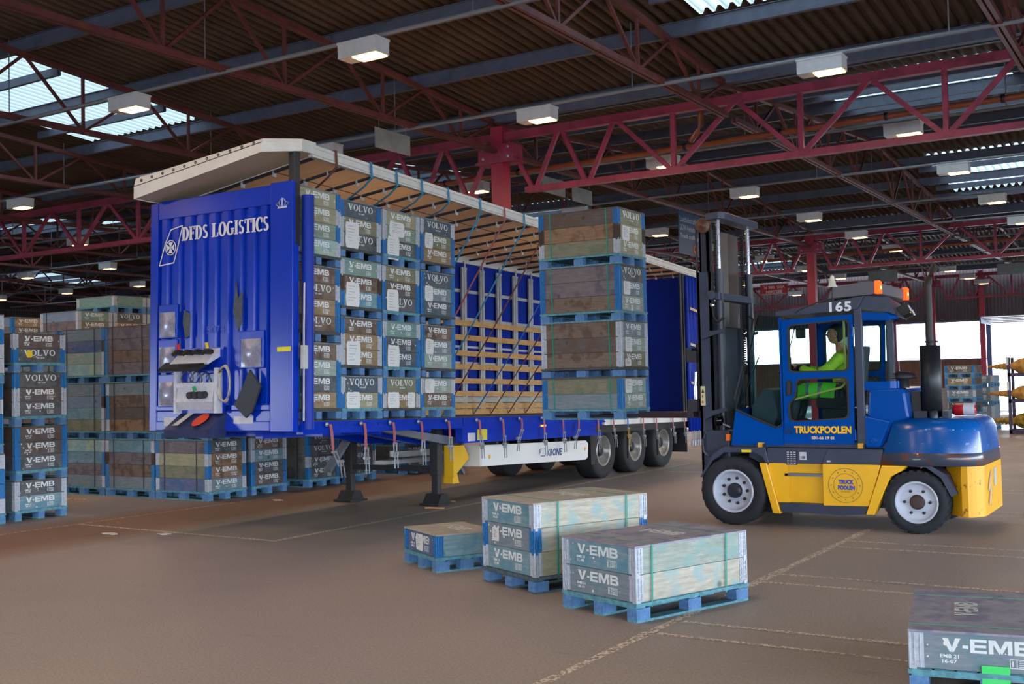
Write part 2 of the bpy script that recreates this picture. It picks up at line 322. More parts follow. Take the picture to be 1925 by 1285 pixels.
# ------------------------------------------------------------------ roof
RIDGES = (-13.25, 9.05, 31.35, 53.65); HB = 11.15
def zroof(d): return 8.52-.078*abs(d)
SHEET = mat('roof_sheet', '54402f', .65, 0, .3, 1.5); SKY = None
def sky_mat():
    m = bpy.data.materials.new('skylight_plastic'); m.use_nodes = True; N = m.node_tree.nodes; L = m.node_tree.links; N.remove(N['Principled BSDF'])
    t = N.new('ShaderNodeBsdfTranslucent'); t.inputs[0].default_value = (.125,.155,.16,1); L.new(t.outputs[0], N['Material Output'].inputs[0]); return m
SKY = sky_mat()
ceil = bpy.data.objects.new('ceiling', None); C.objects.link(ceil); ceil['kind'] = 'structure'
PITCH = .22; XA, XB = -62.0, 15.0
nper = int((XB-XA)/PITCH)
def in_sky(x): return ((x+23.0) % 15.9) < 3.8
for R in RIDGES:
    for s in (-1, 1):
        dark, light = MB(), MB()
        ys = [0, 3.4, 8.3, HB]
        for (ya, yb, row) in ((0,3.4,0),(3.4,8.3,1),(8.3,HB,2)):
            for tgt, want in ((dark, False), (light, True)):
                vs = []; fs = []
                for i in range(nper):
                    x = XA+i*PITCH; sk = row == 1 and in_sky(x)
                    if sk != want: continue
                    o = len(vs); P = [(x,0),(x+.05,0),(x+.09,.095),(x+.18,.095),(x+PITCH,0)]
                    for y in (ya, yb):
                        for px, dz in P: vs.append((px, R+s*y, zroof(y)+dz))
                    fs += [(o+k, o+k+1, o+5+k+1, o+5+k) for k in range(4)]
                if vs: tgt.add(vs, fs)
        if dark.v: part('roof_sheet', dark, SHEET, ceil)
        if light.v: part('skylight_sheet', light, SKY, ceil)
# caps over the ridge joints keep daylight from leaking between the sheets
for R in RIDGES:
    part('ridge_cap', MB().prism([(R-.3,zroof(.3)+.06),(R,zroof(0)+.1),(R+.3,zroof(.3)+.06)], XA, XB, 'x'), SHEET, ceil)
# purlins, every one a beam along x
for R in RIDGES:
    for d in (.65, 3.25, 5.9, 8.4, 10.95):
        for s in (-1, 1):
            y = R+s*d
            z = zroof(d)-.01
            mb = MB(); mb.box(XA, XB, y-.012, y+.012, z-.24, z); mb.box(XA, XB, y-.05, y+.05, z-.25, z-.235); mb.box(XA, XB, y-.05, y+.05, z-.012, z)
            part('purlin', mb, PURL, ceil)
    for d in (4.55, 7.15):
        for s in (-1, 1):
            y = R+s*d
            mb = MB(); z = zroof(d)-.01
            for k in range(-3, 3):
                x = -23.0+15.9*k-.3
                if x > XA and x+4.3 < XB: mb.box(x, x+4.4, y-.04, y+.04, z-.16, z)
            part('trimmer_beam', mb, PURL, ceil)
# lattice trusses
LOW = 6.76; TOPV, TOPR = 7.36, 8.2
def ztop(d): return TOPR-(TOPR-TOPV)*abs(d)/HB
BARS = []
def truss_bars():
    B = []
    for s in (-1, 1):
        B.append(('upper_chord', (0,s*.02,ztop(0)), (0,s*HB,ztop(HB)), .1, .09))
        b = [1.95, 4.5, 7.1, 9.65]; t = [.65, 3.25, 5.9, 8.4, 10.95]
        for i, bb in enumerate(b):
            B.append(('web_bar', (0,s*bb,LOW), (0,s*bb,ztop(bb)), .05, .05))
            B.append(('web_bar', (0,s*bb,LOW), (0,s*t[i],ztop(t[i])), .05, .05))
            B.append(('web_bar', (0,s*bb,LOW), (0,s*t[i+1],ztop(t[i+1])), .05, .05))
    for x in (-.045, .045): B.append(('lower_chord', (x,-10.9,LOW), (x,10.9,LOW), .06, .09))
    return B
TB = [(n, MB().bar(p, q, w_, h_).mesh(n, DRED)) for n, p, q, w_, h_ in truss_bars()]
simple = MB()
for n, p, q, w_, h_ in truss_bars(): simple.bar(p, q, w_, h_)
simple = simple.mesh('roof_truss', DRED)
TX = [-12.86+5.25*k for k in range(-9, 5)]
for bi, R in enumerate(RIDGES[1:]+RIDGES[:1]):
    for x in TX:
        if bi == 0 and -30 < x or bi == 1 and -24 < x < 3:
            t = bpy.data.objects.new('roof_truss', None); C.objects.link(t); t.parent = ceil; t.location = (x, R, 0)
            for n, me in TB: obj(n, me, t)
        else: obj('roof_truss', simple, ceil, loc=(x, R, 0))
# main girders on the column lines
def girder_bars():
    B = [('top_chord', (.15,0,7.09), (20.85,0,7.09), .16, .17), ('bottom_chord', (.65,0,5.87), (20.35,0,5.87), .16, .12)]
    def half(f):
        b = [.85, 2.13, 4.07, 6.63, 9.18]; t = [.12, 1.5, 2.8, 5.38, 7.91, 10.4]
        for i, bb in enumerate(b):
            B.append(('web_bar', (f(bb-.05),0,5.9), (f(t[i]+.06),0,7.02), .07, .09)); B.append(('web_bar', (f(bb+.05),0,5.9), (f(t[i+1]-.06),0,7.02), .07, .09))
            if i >= 2: B.append(('web_bar', (f(bb),0,5.9), (f(bb),0,7.02), .09, .09))
    half(lambda v: v); half(lambda v: 21-v); B.append(('web_bar', (10.5,0,5.9), (10.5,0,7.02), .09, .09)); return B
GB = [(n, MB().bar(p, q, w_, h_).mesh(n, RED)) for n, p, q, w_, h_ in girder_bars()]
POSW = {(0,1):'near red roof girder reaching from the left picture edge to the column behind the trailer', (0,2):'near red roof girder above the forklift, right of the nearest column',
        (1,1):'second red roof girder, left of the column behind the mast', (1,2):'second red roof girder right of the column seen through the cab',
        (2,1):'farthest red roof girder above the window strip of the back wall', (2,2):'farthest red roof girder above the open door', (0,0):'red roof girder far out at the left end of the hall',
        (1,0):'red roof girder in the dark far left of the hall', (2,0):'red roof girder deep in the far left corner'}
for gi, y in enumerate((20.2, 42.5, 64.8)):
    for si, x in enumerate((-54.86, -33.86, -12.86)):
        t = thing('roof_girder', POSW[(gi, si)], 'girder', (x, y, 0), group='red roof girders')
        for n, me in GB: obj(n, me, t)
        vx = MB().box(.0, 21, -.28, -.1, 7.36, 7.62)
        if si == 2 or gi < 2: obj('gutter', vx.mesh('gutter', PURL), t)
def column(x, y, label, side=.3):
    t = thing('steel_column', label, 'column', (x, y, 0))
    part('shaft', MB().box(-side/2, side/2, -side/2, side/2, .02, 7.3), mat('column_red', 'a02440', .45, 0, .12, 3), t)
    part('base_plate', MB().box(-.28, .28, -.28, .28, 0, .02), PURL, t)
    mb = MB().box(-.45, .45, -.2, .2, 6.55, 6.9); mb.box(-.5, .5, -.24, .24, 6.5, 6.55); part('bracket', mb, RED, t)
    mb = MB()
    for a in (-.32, .32):
        for z in (6.62, 6.82): mb.lathe((a,-.2,z), [(0,.0),(0,.03),(-.03,.03),(-.03,0)], 'y', 6)
    part('bolt', mb, GALV, t)
column(-12.86, 20.2, 'dark red steel column rising behind the parked trailer')
column(-12.86, 42.5, 'dark red steel column seen above and through the forklift cab')
column(-12.86, 64.8, 'dark red column on the back wall hidden behind the exhaust pipe', .2)
column(-10.35, 64.95, 'dark red door post column left of the open doorway', .26)
column(-15.0, 64.95, 'thin dark red wall column just right of the forklift cab', .16)
column(-33.86, 20.2, 'red column far left behind the crate stacks'); column(8.14, 20.2, 'red column out to the right of the forklift')
column(-33.86, 42.5, 'red column in the far left of the second row'); column(8.14, 42.5, 'red column far right in the second row')
# walls
CORR = mat('wall_sheet_brown', '7a5748', .7, 0, .15, 2); CORD = mat('wall_sheet_dark', '4a3f44', .7, 0, .15, 2)
def corr(x0, x1, y, z0, z1, m, name, axis='x', p=.18):
    vs = []; fs = []; n = int((x1-x0)/p)
    for i in range(n):
        o = len(vs); a = x0+i*p
        for z in (z0, z1):
            for dx, dy in ((0,0),(.07,0),(.09,.04),(.16,.04),(p,0)): vs.append((a+dx, y+dy, z) if axis == 'x' else (y+dy, a+dx, z))
        fs += [(o+k, o+k+1, o+6+k, o+5+k) for k in range(4)]
    return part(name, MB().add(vs, fs), m, kind='structure')
YB = 65.3
corr(-62, -10.2, YB, 0, 2.5, CORR, 'wall_back'); corr(-62, -10.2, YB, 4.6, 8.6, CORD, 'wall_back_upper'); corr(-10.45, 15, YB+.05, 4.4, 8.6, CORD, 'wall_back_over_door')
corr(-1, 15, YB, 0, 4.4, CORR, 'wall_back_right')
corr(-62, 15, -24.6, 4.6, 8.6, CORD, 'wall_front_upper'); corr(-62, -56, -24.6, 0, 4.6, CORD, 'wall_front'); corr(-40, -7, -24.6, 0, 4.6, CORD, 'wall_front_middle'); corr(-24.6, 65.3, 15, 4.6, 8.6, CORD, 'wall_right_upper', axis='y'); corr(34, 65.3, 15, 0, 4.6, CORD, 'wall_right', axis='y')  # unseen walls, their openings shaped to control the daylight coming in
def strip_mat():
    m = bpy.data.materials.new('translucent_strip'); m.use_nodes = True; N = m.node_tree.nodes; L = m.node_tree.links; N.remove(N['Principled BSDF'])
    t = N.new('ShaderNodeBsdfTranslucent'); t.inputs[0].default_value = (.5,.52,.52,1); a = N.new('ShaderNodeBsdfTransparent'); mx = N.new('ShaderNodeMixShader'); mx.inputs[0].default_value = .35
    L.new(t.outputs[0], mx.inputs[1]); L.new(a.outputs[0], mx.inputs[2]); L.new(mx.outputs[0], N['Material Output'].inputs[0]); return m
WS = strip_mat()
corr(-34, -15.1, YB, 2.5, 4.6, WS, 'window_1', p=.3); corr(-14.9, -10.5, YB, 2.5, 4.6, WS, 'window_2', p=.3)
part('trim_1', MB().box(-34, -10.2, YB-.06, YB+.02, 2.44, 2.52), PURL, kind='structure'); part('trim_2', MB().box(-34, -10.2, YB-.06, YB+.02, 4.55, 4.66), PURL, kind='structure')
corr(-62, -34, YB+.02, 2.5, 4.6, CORD, 'wall_back_left')
corr(-24.6, 65.3, -61.8, 0, 8.6, CORD, 'wall_left', axis='y'); part('trim_3', MB().box(-10.2, -9.95, YB-.25, YB, 0, 4.4), mat('door_rail', '3a4c70', .5), kind='structure')
d = thing('overhead_door', 'white overhead door leaf tilted up inside the far doorway', 'door', (-10, 65, 4.3))
for k in range(5): part('door_panel', MB().box(.1, 8.8, -.62-.62*k, -.62*k-.02, .06+.06*k, .1+.06*k), WHITE, d)
part('track', MB().box(0, .08, -3.2, 0, 0, .35), PURL, d)

# ------------------------------------------------------------------ lamps on rails, pipes, signs
LY = [1.7, 6.95, 12.2, 17.05, 22.5, 27.6, 33.15, 38.45, 43.55, 48.9, 54.2, 59.2, 63.3]; LXs = [-4.9, -10.05, -15.1, -20.2, -25.3, -30.4, -35.5, -40.6, -45.7, -50.9]
HOUS = mat('lamp_housing', 'c4c2c4', .5, 0, .1, 6); DIFF = mat('lamp_lens', 'ffd9a8', .4, emit='ffc070', estr=6)
hb = MB().box(-.35, .35, -.15, .15, 0, .2); hb.box(-.36, .36, -.16, .16, .2, .23); hb = hb.mesh('housing', HOUS)
df = MB().box(-.1, .33, -.13, .13, -.02, 0).mesh('lens', DIFF)
HANG = mat('hanger', '77787c', .5); hg = MB().box(-.02, .02, -.02, .02, .23, .26).mesh('hanger', HANG)
ORD = ['first', 'second', 'third', 'fourth', 'fifth', 'sixth', 'seventh', 'eighth', 'ninth', 'tenth', 'eleventh', 'twelfth', 'thirteenth']
for yi, y in enumerate(LY):
    zr = 6.72
    if yi < 11:
        d_ = min(abs(y-R) for R in RIDGES)
        t = thing('lamp_rail', 'thin grey lamp rail running across the hall, %s counted from the camera' % ORD[max(0,yi-2)] if yi > 1 else 'thin grey lamp rail over the camera, %s one' % ('nearer','farther')[yi], 'rail', (0, y, 0), group='grey lamp rails under the roof')
        part('rail', MB().tube([(-58,0,zr),(13,0,zr)], .032, 8), HANG, t)
        rod = MB().tube([(0,0,zr), (0,0,zroof(d_)-.02)], .011, 4, False).mesh('hanger_rod', HANG)
        for k in range(-9, 3): obj('hanger_rod', rod, t, loc=(-10.05+5.13*k+1.9, 0, 0))
    for xi, x in enumerate(LXs):
        if yi > 8 and xi > 4: continue
        if y < 20 and x < -40: continue
        if xi == 0 and yi == 2: continue
        if yi < 2 and x < -21: continue
        z0 = 6.45
        t = thing('ceiling_lamp', 'boxy warm lamp, %s lamp rail in view, %s from the right' % (ORD[yi-2], ORD[xi]) if yi > 1 else 'boxy lamp on the %s rail overhead, %s from the right' % (('rearmost','second')[yi], ORD[xi]), 'lamp', (x, y, z0), group='boxy lamps under the roof')
        obj('housing', hb, t); obj('lens', df, t); obj('hanger', hg, t, loc=(.22,0,0)); obj('hanger', hg, t, loc=(-.22,0,0))
        if x > -27 and yi < 8:
            l = bpy.data.lights.new('lamp_glow', 'AREA'); l.shape = 'RECTANGLE'; l.size = .4; l.size_y = .25; l.energy = LAMP_POWER; l.color = (1, .70, .44)
            lo = bpy.data.objects.new('lamp_light', l); C.objects.link(lo); lo.parent = t; lo.location = (.1, 0, -.03)
PIPE = mat('pipe_brown', '8a4528', .4, 0, .2, 3)
t = thing('drain_pipe', 'brown plastic drain pipe running along the near red girder', 'pipe', (-12.86, 20.95, 0))
part('main_pipe', MB().tube([(-3,0,6.42),(22,0,6.64)], .06, 12), PIPE, t)
part('down_pipe', MB().tube([(4.35,0,7.3),(4.35,0,6.85),(4.3,0,6.78),(4.1,0,6.58)], .065, 12), PIPE, t)
mb = MB()
for k in range(12): mb.lathe((-2+2*k,0,6.43+.0088*2*k), [(-.03,.065),(-.03,.078),(.03,.078),(.03,.065)], 'x', 12)
part('pipe_clip', mb, BLACK, t)
t = thing('drain_pipe', 'brown drain pipe running along the second red girder', 'pipe', (-12.86, 43.2, 0)); part('main_pipe', MB().tube([(-2,0,6.42),(20,0,6.62)], .06, 12), PIPE, t)
SIGNG = mat('sign_back', '8d8f92', .55, .2, .25, 2.5)
def hang_sign(name, label, c, wv, hv, m, axis, ztop_=None):
    t = thing(name, label, 'sign', c)
    b = MB().box(-.01, .01, -wv/2, wv/2, 0, hv) if axis == 'x' else MB().box(-wv/2, wv/2, -.01, .01, 0, hv)
    part('panel', b, m, t); e = wv/2-.12
    for s in (-1, 1):
        mb = MB()
        p = (0, s*e, hv) if axis == 'x' else (s*e, 0, hv)
        mb.tube([p, (p[0], p[1], (ztop_ or LOW)-c[2])], .006, 4, False)
        part('hanger_wire', mb, HANG, t)
    return t
hang_sign('hanging_sign', 'grey scratched back of a hanging sign above the trailer roof', (-12.86, 16.43, 6.16), 1.05, .38, SIGNG, 'x')
hang_sign('hanging_sign', 'plain grey hanging panel above the lifted crate stack, higher of two', (-12.86, 22.5, 6.15), 1.08, .38, SIGNG, 'x')
hang_sign('hanging_sign', 'small grey hanging panel just right of and below another panel', (-12.86, 23.9, 6.12), 1.0, .36, SIGNG, 'x')
hang_sign('hanging_sign', 'blank grey sign hanging far back above the cab roof lamps', (-12.85, 53.6, 6.12), 1.35, .52, SIGNG, 'y', 8.52)
hang_sign('hanging_sign', 'blank grey sign hanging far back at the right picture edge', (-7.3, 54.7, 6.15), 1.4, .52, SIGNG, 'y', 8.52)
SBLUE = mat('sign_blue', '2f4f72', .5)
t = hang_sign('traffic_sign', 'blue three-language truck traffic sign hanging left of the mast', (-12.86, 30.75, 5.4), 2.0, 1.25, SBLUE, 'x')
SW = mat('sign_white', 'aeb8c4', .6)
for s, wv, z, in (('Lastbilstrafik f', 1.42, .95), ('LKW-Verkehr', 1.15, .7), ('Truck traffic p', 1.36, .44)):
    obj('lettering', text_mesh(s, wv, .17, .012, SW, 'x'), t, loc=(.013, -.92+wv/2, z))
em = MB().lathe((.012,.2,.2), [(0,.0),(.004,.0),(.004,.17),(0,.17)], 'x', 24); part('prohibition_disc', em, mat('sign_yellow', 'e0a020', .5), t)
em = MB().lathe((.014,.2,.2), [(0,.14),(.006,.14),(.006,.175),(0,.175)], 'x', 24); part('prohibition_ring', em, mat('sign_red', 'b8321e', .5), t)
em = MB().box(.018, .022, .1, .2, .16, .27).box(.018, .022, .2, .29, .16, .22); part('truck_symbol', em, BLACK, t)
SRED = mat('sign_redplate', 'b01c28', .5)
t = hang_sign('destination_sign', 'red plate lettered upside down hanging right of the mast', (-18.15, 53.6, 5.85), 1.4, .52, SRED, 'y', 8.52)
for s, wv, z in (('BELGIEN', .8, .2), ('VEG  086 FL', 1.1, .42)):
    o = obj('lettering', text_mesh(s, wv, .14, .02, mat('sign_pink', 'e8d8d8', .6), 'y'), t, loc=(0, -.014, z)); o.rotation_euler = (0, PI, 0)
part('border', MB().box(-.68,.68,-.014,-.011,.015,.03).box(-.68,.68,-.014,-.011,.49,.505), MATS['sign_pink'], t)
wood('lidbeige', 'b4a89c', '8f958f'); wood('lidpurple', '9690a4', '6a6a8a')
# ------------------------------------------------------------------ crates
CL, CS, CH, PH = 1.2, .8, .2, .14
MC = {}
def cached(k, fn):
    if k not in MC: MC[k] = fn()
    return MC[k]
WM = lambda n: MATS['w_'+n]
def board(kind, wn, S, L):
    def f():
        mb = MB(); t = .02
        if kind == 'side': mb.box(-L/2+.02, L/2-.02, -t/2, t/2, .003, CH-.001)
        else: mb.box(-t/2, t/2, -S/2+.012, S/2-.012, .003, CH-.001)
        return mb.mesh(kind+'_board', WM(wn))
    return cached(('b', kind, wn, S, L), f)
def hinge(col, simple=False):
    def f():
        mb = MB()     # corner at origin, plates run to -x and -y, outward faces +x and +y
        mb.box(-.07, .0, .0, .004, .006, CH-.006); mb.box(0, .004, -.07, 0, .006, CH-.006)
        mb.tube([(.004,.004,.0),(.004,.004,CH)], .009, 8)
        if not simple:
            for a in (-.02, -.05): mb.tube([(a,.006,.01),(a,.006,CH-.01)], .005, 6, False); mb.tube([(.006,a,.01),(.006,a,CH-.01)], .005, 6, False)
            for k in range(5):
                z = .03+.035*k; mb.box(-.068, -.004, .004, .009, z, z+.006); mb.box(.004, .009, -.068, -.004, z, z+.006)
            mb.box(-.03, .0, .0, .012, -.02, .02); mb.box(0, .012, -.03, 0, -.02, .02)
        return mb.mesh('corner_hinge', {'g':GALV,'b':HBLUE,'r':HRUST}[col])
    return cached(('h', col, simple), f)
ICON = MB()
for q in ((0,.1,0,.004),(0,.1,.046,.05),(0,.004,0,.05),(.096,.1,0,.05),(.034,.038,0,.05)): ICON.box(0, .0008, q[0], q[1], q[2], q[3])
for k in range(4): ICON.box(0, .0008, .046, .088, .008+.01*k, .012+.01*k)
ICON.box(0,.0008,.012,.018,.01,.04)
def lettering(kind, var=0):
    def f():
        mes = []; off = []
        if kind == 'E':
            mes.append(block_word('V-EMB', .45, .074, LETTER)); off.append((0,-.01,.1))
            mes.append(text_mesh('EMB 21', .095, .02, .02, LETTER, 'x')); off.append((0,-.2,.066)); mes.append(text_mesh(('11-06','12-08','08-14','16-07')[var%4], .075, .02, .02, LETTER, 'x')); off.append((0,-.2,.038))
            mes.append(ICON.mesh('lettering', LETTER)); off.append((0,.1,.03))
        else:
            mes.append(serif_word('VOLVO', .5, .082, LETTER)); off.append((0,0,.095)); mes.append(text_mesh('KD 18-07', .12, .02, .02, LETTER, 'x')); off.append((0,.02,.055))
        r = random.Random(var*7+len(kind)); mb = MB()
        for _ in range(r.randint(4, 13)):       # torn specks of old labels
            cy, cz = r.uniform(-.33,.33), r.uniform(.02,.18); s = r.choice((.004,.006,.012)); n = r.randint(5,7)
            mb.add([(.001, cy+s*r.uniform(.5,1.6)*math.cos(2*PI*k/n), cz+s*r.uniform(.4,1.3)*math.sin(2*PI*k/n)) for k in range(n)], [tuple(range(n))])
        mes.append(mb.mesh('specks', PAPER)); off.append((0,0,0))
        return join_meshes(mes, off)
    return cached(('t', kind, var), f)
def blob(var, w_, h_, m=PAPER, lines=True):
    def f():
        r = random.Random(var); n = 22; mb = MB()
        P = []
        for k in range(n):
            a = 2*PI*k/n; cx, cy = math.cos(a), math.sin(a); q = max(abs(cx), abs(cy)); P.append((.0012, w_/2*cx/q*(1+.06*r.uniform(-1,.3)), h_/2*cy/q*(1+.06*r.uniform(-1,.3))))
        mb.add(P, [tuple(range(n))]); 
        if lines:
            mb.k = 1
            for k in range(6): mb.box(.0013, .0016, -w_*.32, -w_*.32+w_*r.uniform(.25,.6), h_*(.32-.11*k), h_*(.32-.11*k)+.006)
        return mb.mesh('paper_label', [m, mat('print_grey', '8f94a0', .8)])
    return cached(('p', var, w_, h_, m.name), f)
def pallet_meshes(S, L, deck):
    def f():
        out = []; mb = MB()
        for k in range(7):
            y = -S/2+.01+(S-.02)*(k+.5)/7; mb.box(-L/2+.012, L/2-.012, y-(S-.02)/14+.006, y+(S-.02)/14-.006, .118, PH)
        for x in (-L/2+.05, 0, L/2-.05): mb.box(x-.05, x+.05, -S/2+.01, S/2-.01, .1, .118)
        out.append(('deck', mb.mesh('deck', deck), (0,0,0)))
        e = MB(); 
        for y in (-S/2-.006, S/2-.004): e.box(-L/2-.006, L/2+.006, y, y+.01, .112, .138)
        for x in (-L/2-.006, L/2-.004): e.box(x, x+.01, -S/2, S/2, .112, .138)
        out.append(('edge_strip', e.mesh('edge_strip', deck), (0,0,0)))
        blk = MB().box(-.07, .07, -.05, .05, .018, .1).mesh('block', PBLUE); skid = MB().box(-L/2, L/2, -.05, .05, 0, .018).mesh('bottom_board', deck)
        for y in (-S/2+.05, 0, S/2-.05):
            out.append(('bottom_board', skid, (0,y,0)))
            for x in (-L/2+.07, 0, L/2-.07): out.append(('block', blk, (x,y,0)))
        return out
    return cached(('pal', S, L, deck.name), f)
TSEED = [0]
def crate(label, loc, rot, specs, group, S=.82, L=1.225, bands=None, bcol=None, detail=2, lid='grey', lidprint=False, deck=None, band_lid=True, parent_rot=None, band_y=None):
    """specs: collars from the top down, 'E|V|- endcolour sidecolour hinge [p]'"""
    t = thing('wooden_crate', label, 'crate', loc, rot, group)
    n = len(specs); s_, l_ = S-.02, L-.025; deck = deck or PDECK
    p = bpy.data.objects.new('pallet', None); C.objects.link(p); p.parent = t
    if detail >= 1:
        for nm, me, off in pallet_meshes(S, L, deck): obj(nm, me, p, loc=off)
    else:
        def f():
            mb = MB()
            for nm, me, off in pallet_meshes(S, L, deck):
                mb.k = 0 if nm != 'block' else 1; mb.add([Vector(v.co)+Vector(off) for v in me.vertices], [tuple(q.vertices) for q in me.polygons])
            return mb.mesh('pallet', [deck, PBLUE])
        bpy.data.objects.remove(p); obj('pallet', cached(('pj', S, L, deck.name), f), t)
    for i, sp in enumerate(specs):
        q = sp.split(); z = PH+(n-1-i)*CH; TSEED[0] += 1
        for sd in (-1, 1):
            obj('side_board', board('side', q[2], s_, l_), t, loc=(0, sd*(s_/2-.01), z))
            e = obj('end_board', board('end', q[1], s_, l_), t, loc=(sd*(l_/2-.01), 0, z))
            if q[0] != '-' and sd == 1:
                obj('lettering', lettering(q[0], TSEED[0] % 9), e, loc=(.0105, 0, 0))
                for tok in q[4:]:
                    if tok[0] == 'p':   # paper label: pw:dy:dz:w:h
                        _, dy, dz, w_, h_ = tok.split(':'); obj('paper_label', blob(TSEED[0], float(w_), float(h_)), e, loc=(.0125, float(dy), float(dz)))
                    elif tok[0] == 'y': obj('sticker', blob(3, .09, .1, mat('sticker_yellow', 'e0c020', .6), False), e, loc=(.0125, -.16, .12))
        for sx, sy, rz in ((1,1,0),(-1,1,PI/2),(-1,-1,PI),(1,-1,-PI/2)):
            if detail == 0 and (sx, sy) == (-1, 1): continue
            obj('corner_hinge', hinge(q[3][(0 if sx > 0 else -1)], detail < 2), t, loc=(sx*l_/2, sy*s_/2, z), rot=(0, 0, rz))
    zt = PH+n*CH
    LC = {'grey':'slate','pine':'lidbeige','dark':'lidpurple','dk':'darkbrown'}[lid]
    if n:
        lm = cached(('lid', S, L, lid), lambda: (lambda mb: mb.mesh('lid', [WM(LC), PBLUE]))(MB().box(-L/2, L/2, -S/2, S/2, 0, .012)))
        o = obj('lid', lm, t, loc=(0,0,zt))
        if lidprint:
            x = obj('lettering', block_word('V-EMB', .42, .16, LETTER, 'z'), o, loc=(0, 0, .0135)); x.rotation_euler = (0, 0, lidprint)
    if bands:
        bm_ = bcol or BAND_G
        for bx in bands:
            mb = MB(); x = bx; h_ = zt+.012; y = S/2+.003; x2 = bx+.015 if detail > 1 else bx
            for sy in (-1, 1): mb.bar((x, sy*y, h_), (x2, sy*(S/2+.004), .1), .016, .002, (0, sy, 0))
            mb.bar((x, -y, h_+.001), (x, y, h_+.001), .016, .002)
            part('strapping_band', mb, bm_, t)
    if band_y:
        for by in band_y:
            mb = MB(); h_ = zt+.012; x = L/2+.003
            for sx in (-1, 1): mb.bar((sx*x, by, h_), (sx*x, by, .1), .016, .002, (sx, 0, 0))
            mb.bar((-x, by, h_+.001), (x, by, h_+.001), .016, .002); part('strapping_band', mb, bcol or BAND_G, t)
    return t
def P(dy, dz, w_=.21, h_=.3): return 'p:%g:%g:%g:%g' % (dy, dz, w_, h_)
def ang(a): return math.radians(a)
def place_corner(cx, cy, a_long, S=.82, L=1.225, flip=False):
    a = ang(a_long); x = cx+L/2*math.cos(a)-S/2*math.sin(a); y = cy+L/2*math.sin(a)+S/2*math.cos(a); return (x, y)
# the four loose crates on the floor in front
x, y = place_corner(-3.565, 7.294, 70.06)
crate('two-collar crate in front, teal end over grey end, dark lid', (x, y, 0), (0,0,ang(250.06)), ['E bluegrey greygreen g', 'E slate cream g'], 'loose crates on the open floor', bands=(-.37,.44), lid='dark', lidprint=PI/2)
x, y = place_corner(-4.791, 7.91, 65.26)
crate('tall three-collar blue-green crate behind the dark-lidded one, pale lid', (x, y, 0), (0,0,ang(245.26)), ['E bluegrey cream g', 'E slate cream b '+P(-.2,.1,.11,.12), 'E bluegrey khaki g'], 'loose crates on the open floor', bands=(-.38,.36), lid='pine', lidprint=PI/2, deck=mat('pallet_deck_grey','50606a',.85,0,.3,18))
x, y = place_corner(-6.17, 8.414, 59.5, .79, .64)
crate('low half-size crate with blue hinges, farthest left of the loose crates', (x, y, 0), (0,0,ang(239.5)), ['E navy bluegrey b '+P(-.02,.1,.18,.16)], 'loose crates on the open floor', S=.79, L=.64, lid='pine', lidprint=PI/2)
a = ang(10.44); b_ = ang(100.44); x = -1.459+.41*math.cos(a)+.6125*math.cos(b_); y = 6.368+.41*math.sin(a)+.6125*math.sin(b_)
t = crate('low grey-lidded crate cut off by the bottom right picture corner', (x, y, 0), (0,0,ang(280.44)), ['E slate slate g'], 'loose crates on the open floor', lid='dark', lidprint=False, band_y=None, bands=(.45,-.42))
o = obj('lettering', block_word('V-EMB', .40, .13, LETTER, 'z'), t, loc=(-.02, -.04, PH+CH+.0145)); o.rotation_euler = (0,0,PI)
part('green_card', MB().box(0,.002,-.07,.07,-.05,.05), mat('card_green', '3fd06a', .7), t, loc=(.615,.03,.13))
# the stack on the forks
F = (-7.12, 13.485); z = 1.242; G = 'crates lifted by the forklift'
B2 = (-.43, .43)
specs = [(['E greygreen olive b '+P(-.2,.1,.2,.19), 'E greygreen slate b'], 'lowest crate on the forks, two collars with bright blue hinges'),
         (['E slate brown g', 'E greygreen darkbrown g '+P(-.17,.1,.2,.2), 'E olive brown g '+P(-.2,.06,.18,.1)], 'second crate from below on the forks, brown boards and galvanised hinges'),
         (['V darkgrey purple b', 'E slate purple b '+P(-.18,.1,.2,.18), 'E greygreen brown b '+P(-.04,0,.05,.16)], 'third crate from below on the forks, purplish boards with a white scuff'),
         (['V olive darkbrown b', 'E khaki orange r '+P(-.17,.08,.22,.2), 'E khaki olive g'], 'topmost crate on the forks, with an orange-brown middle board')]
for sp, lb in specs:
    crate(lb, (F[0], F[1], z), (0,0,0), sp, G, bands=B2, detail=2, lid='dk', deck=PDARK if 'brown boards' in lb else None); z += PH+len(sp)*CH+.012
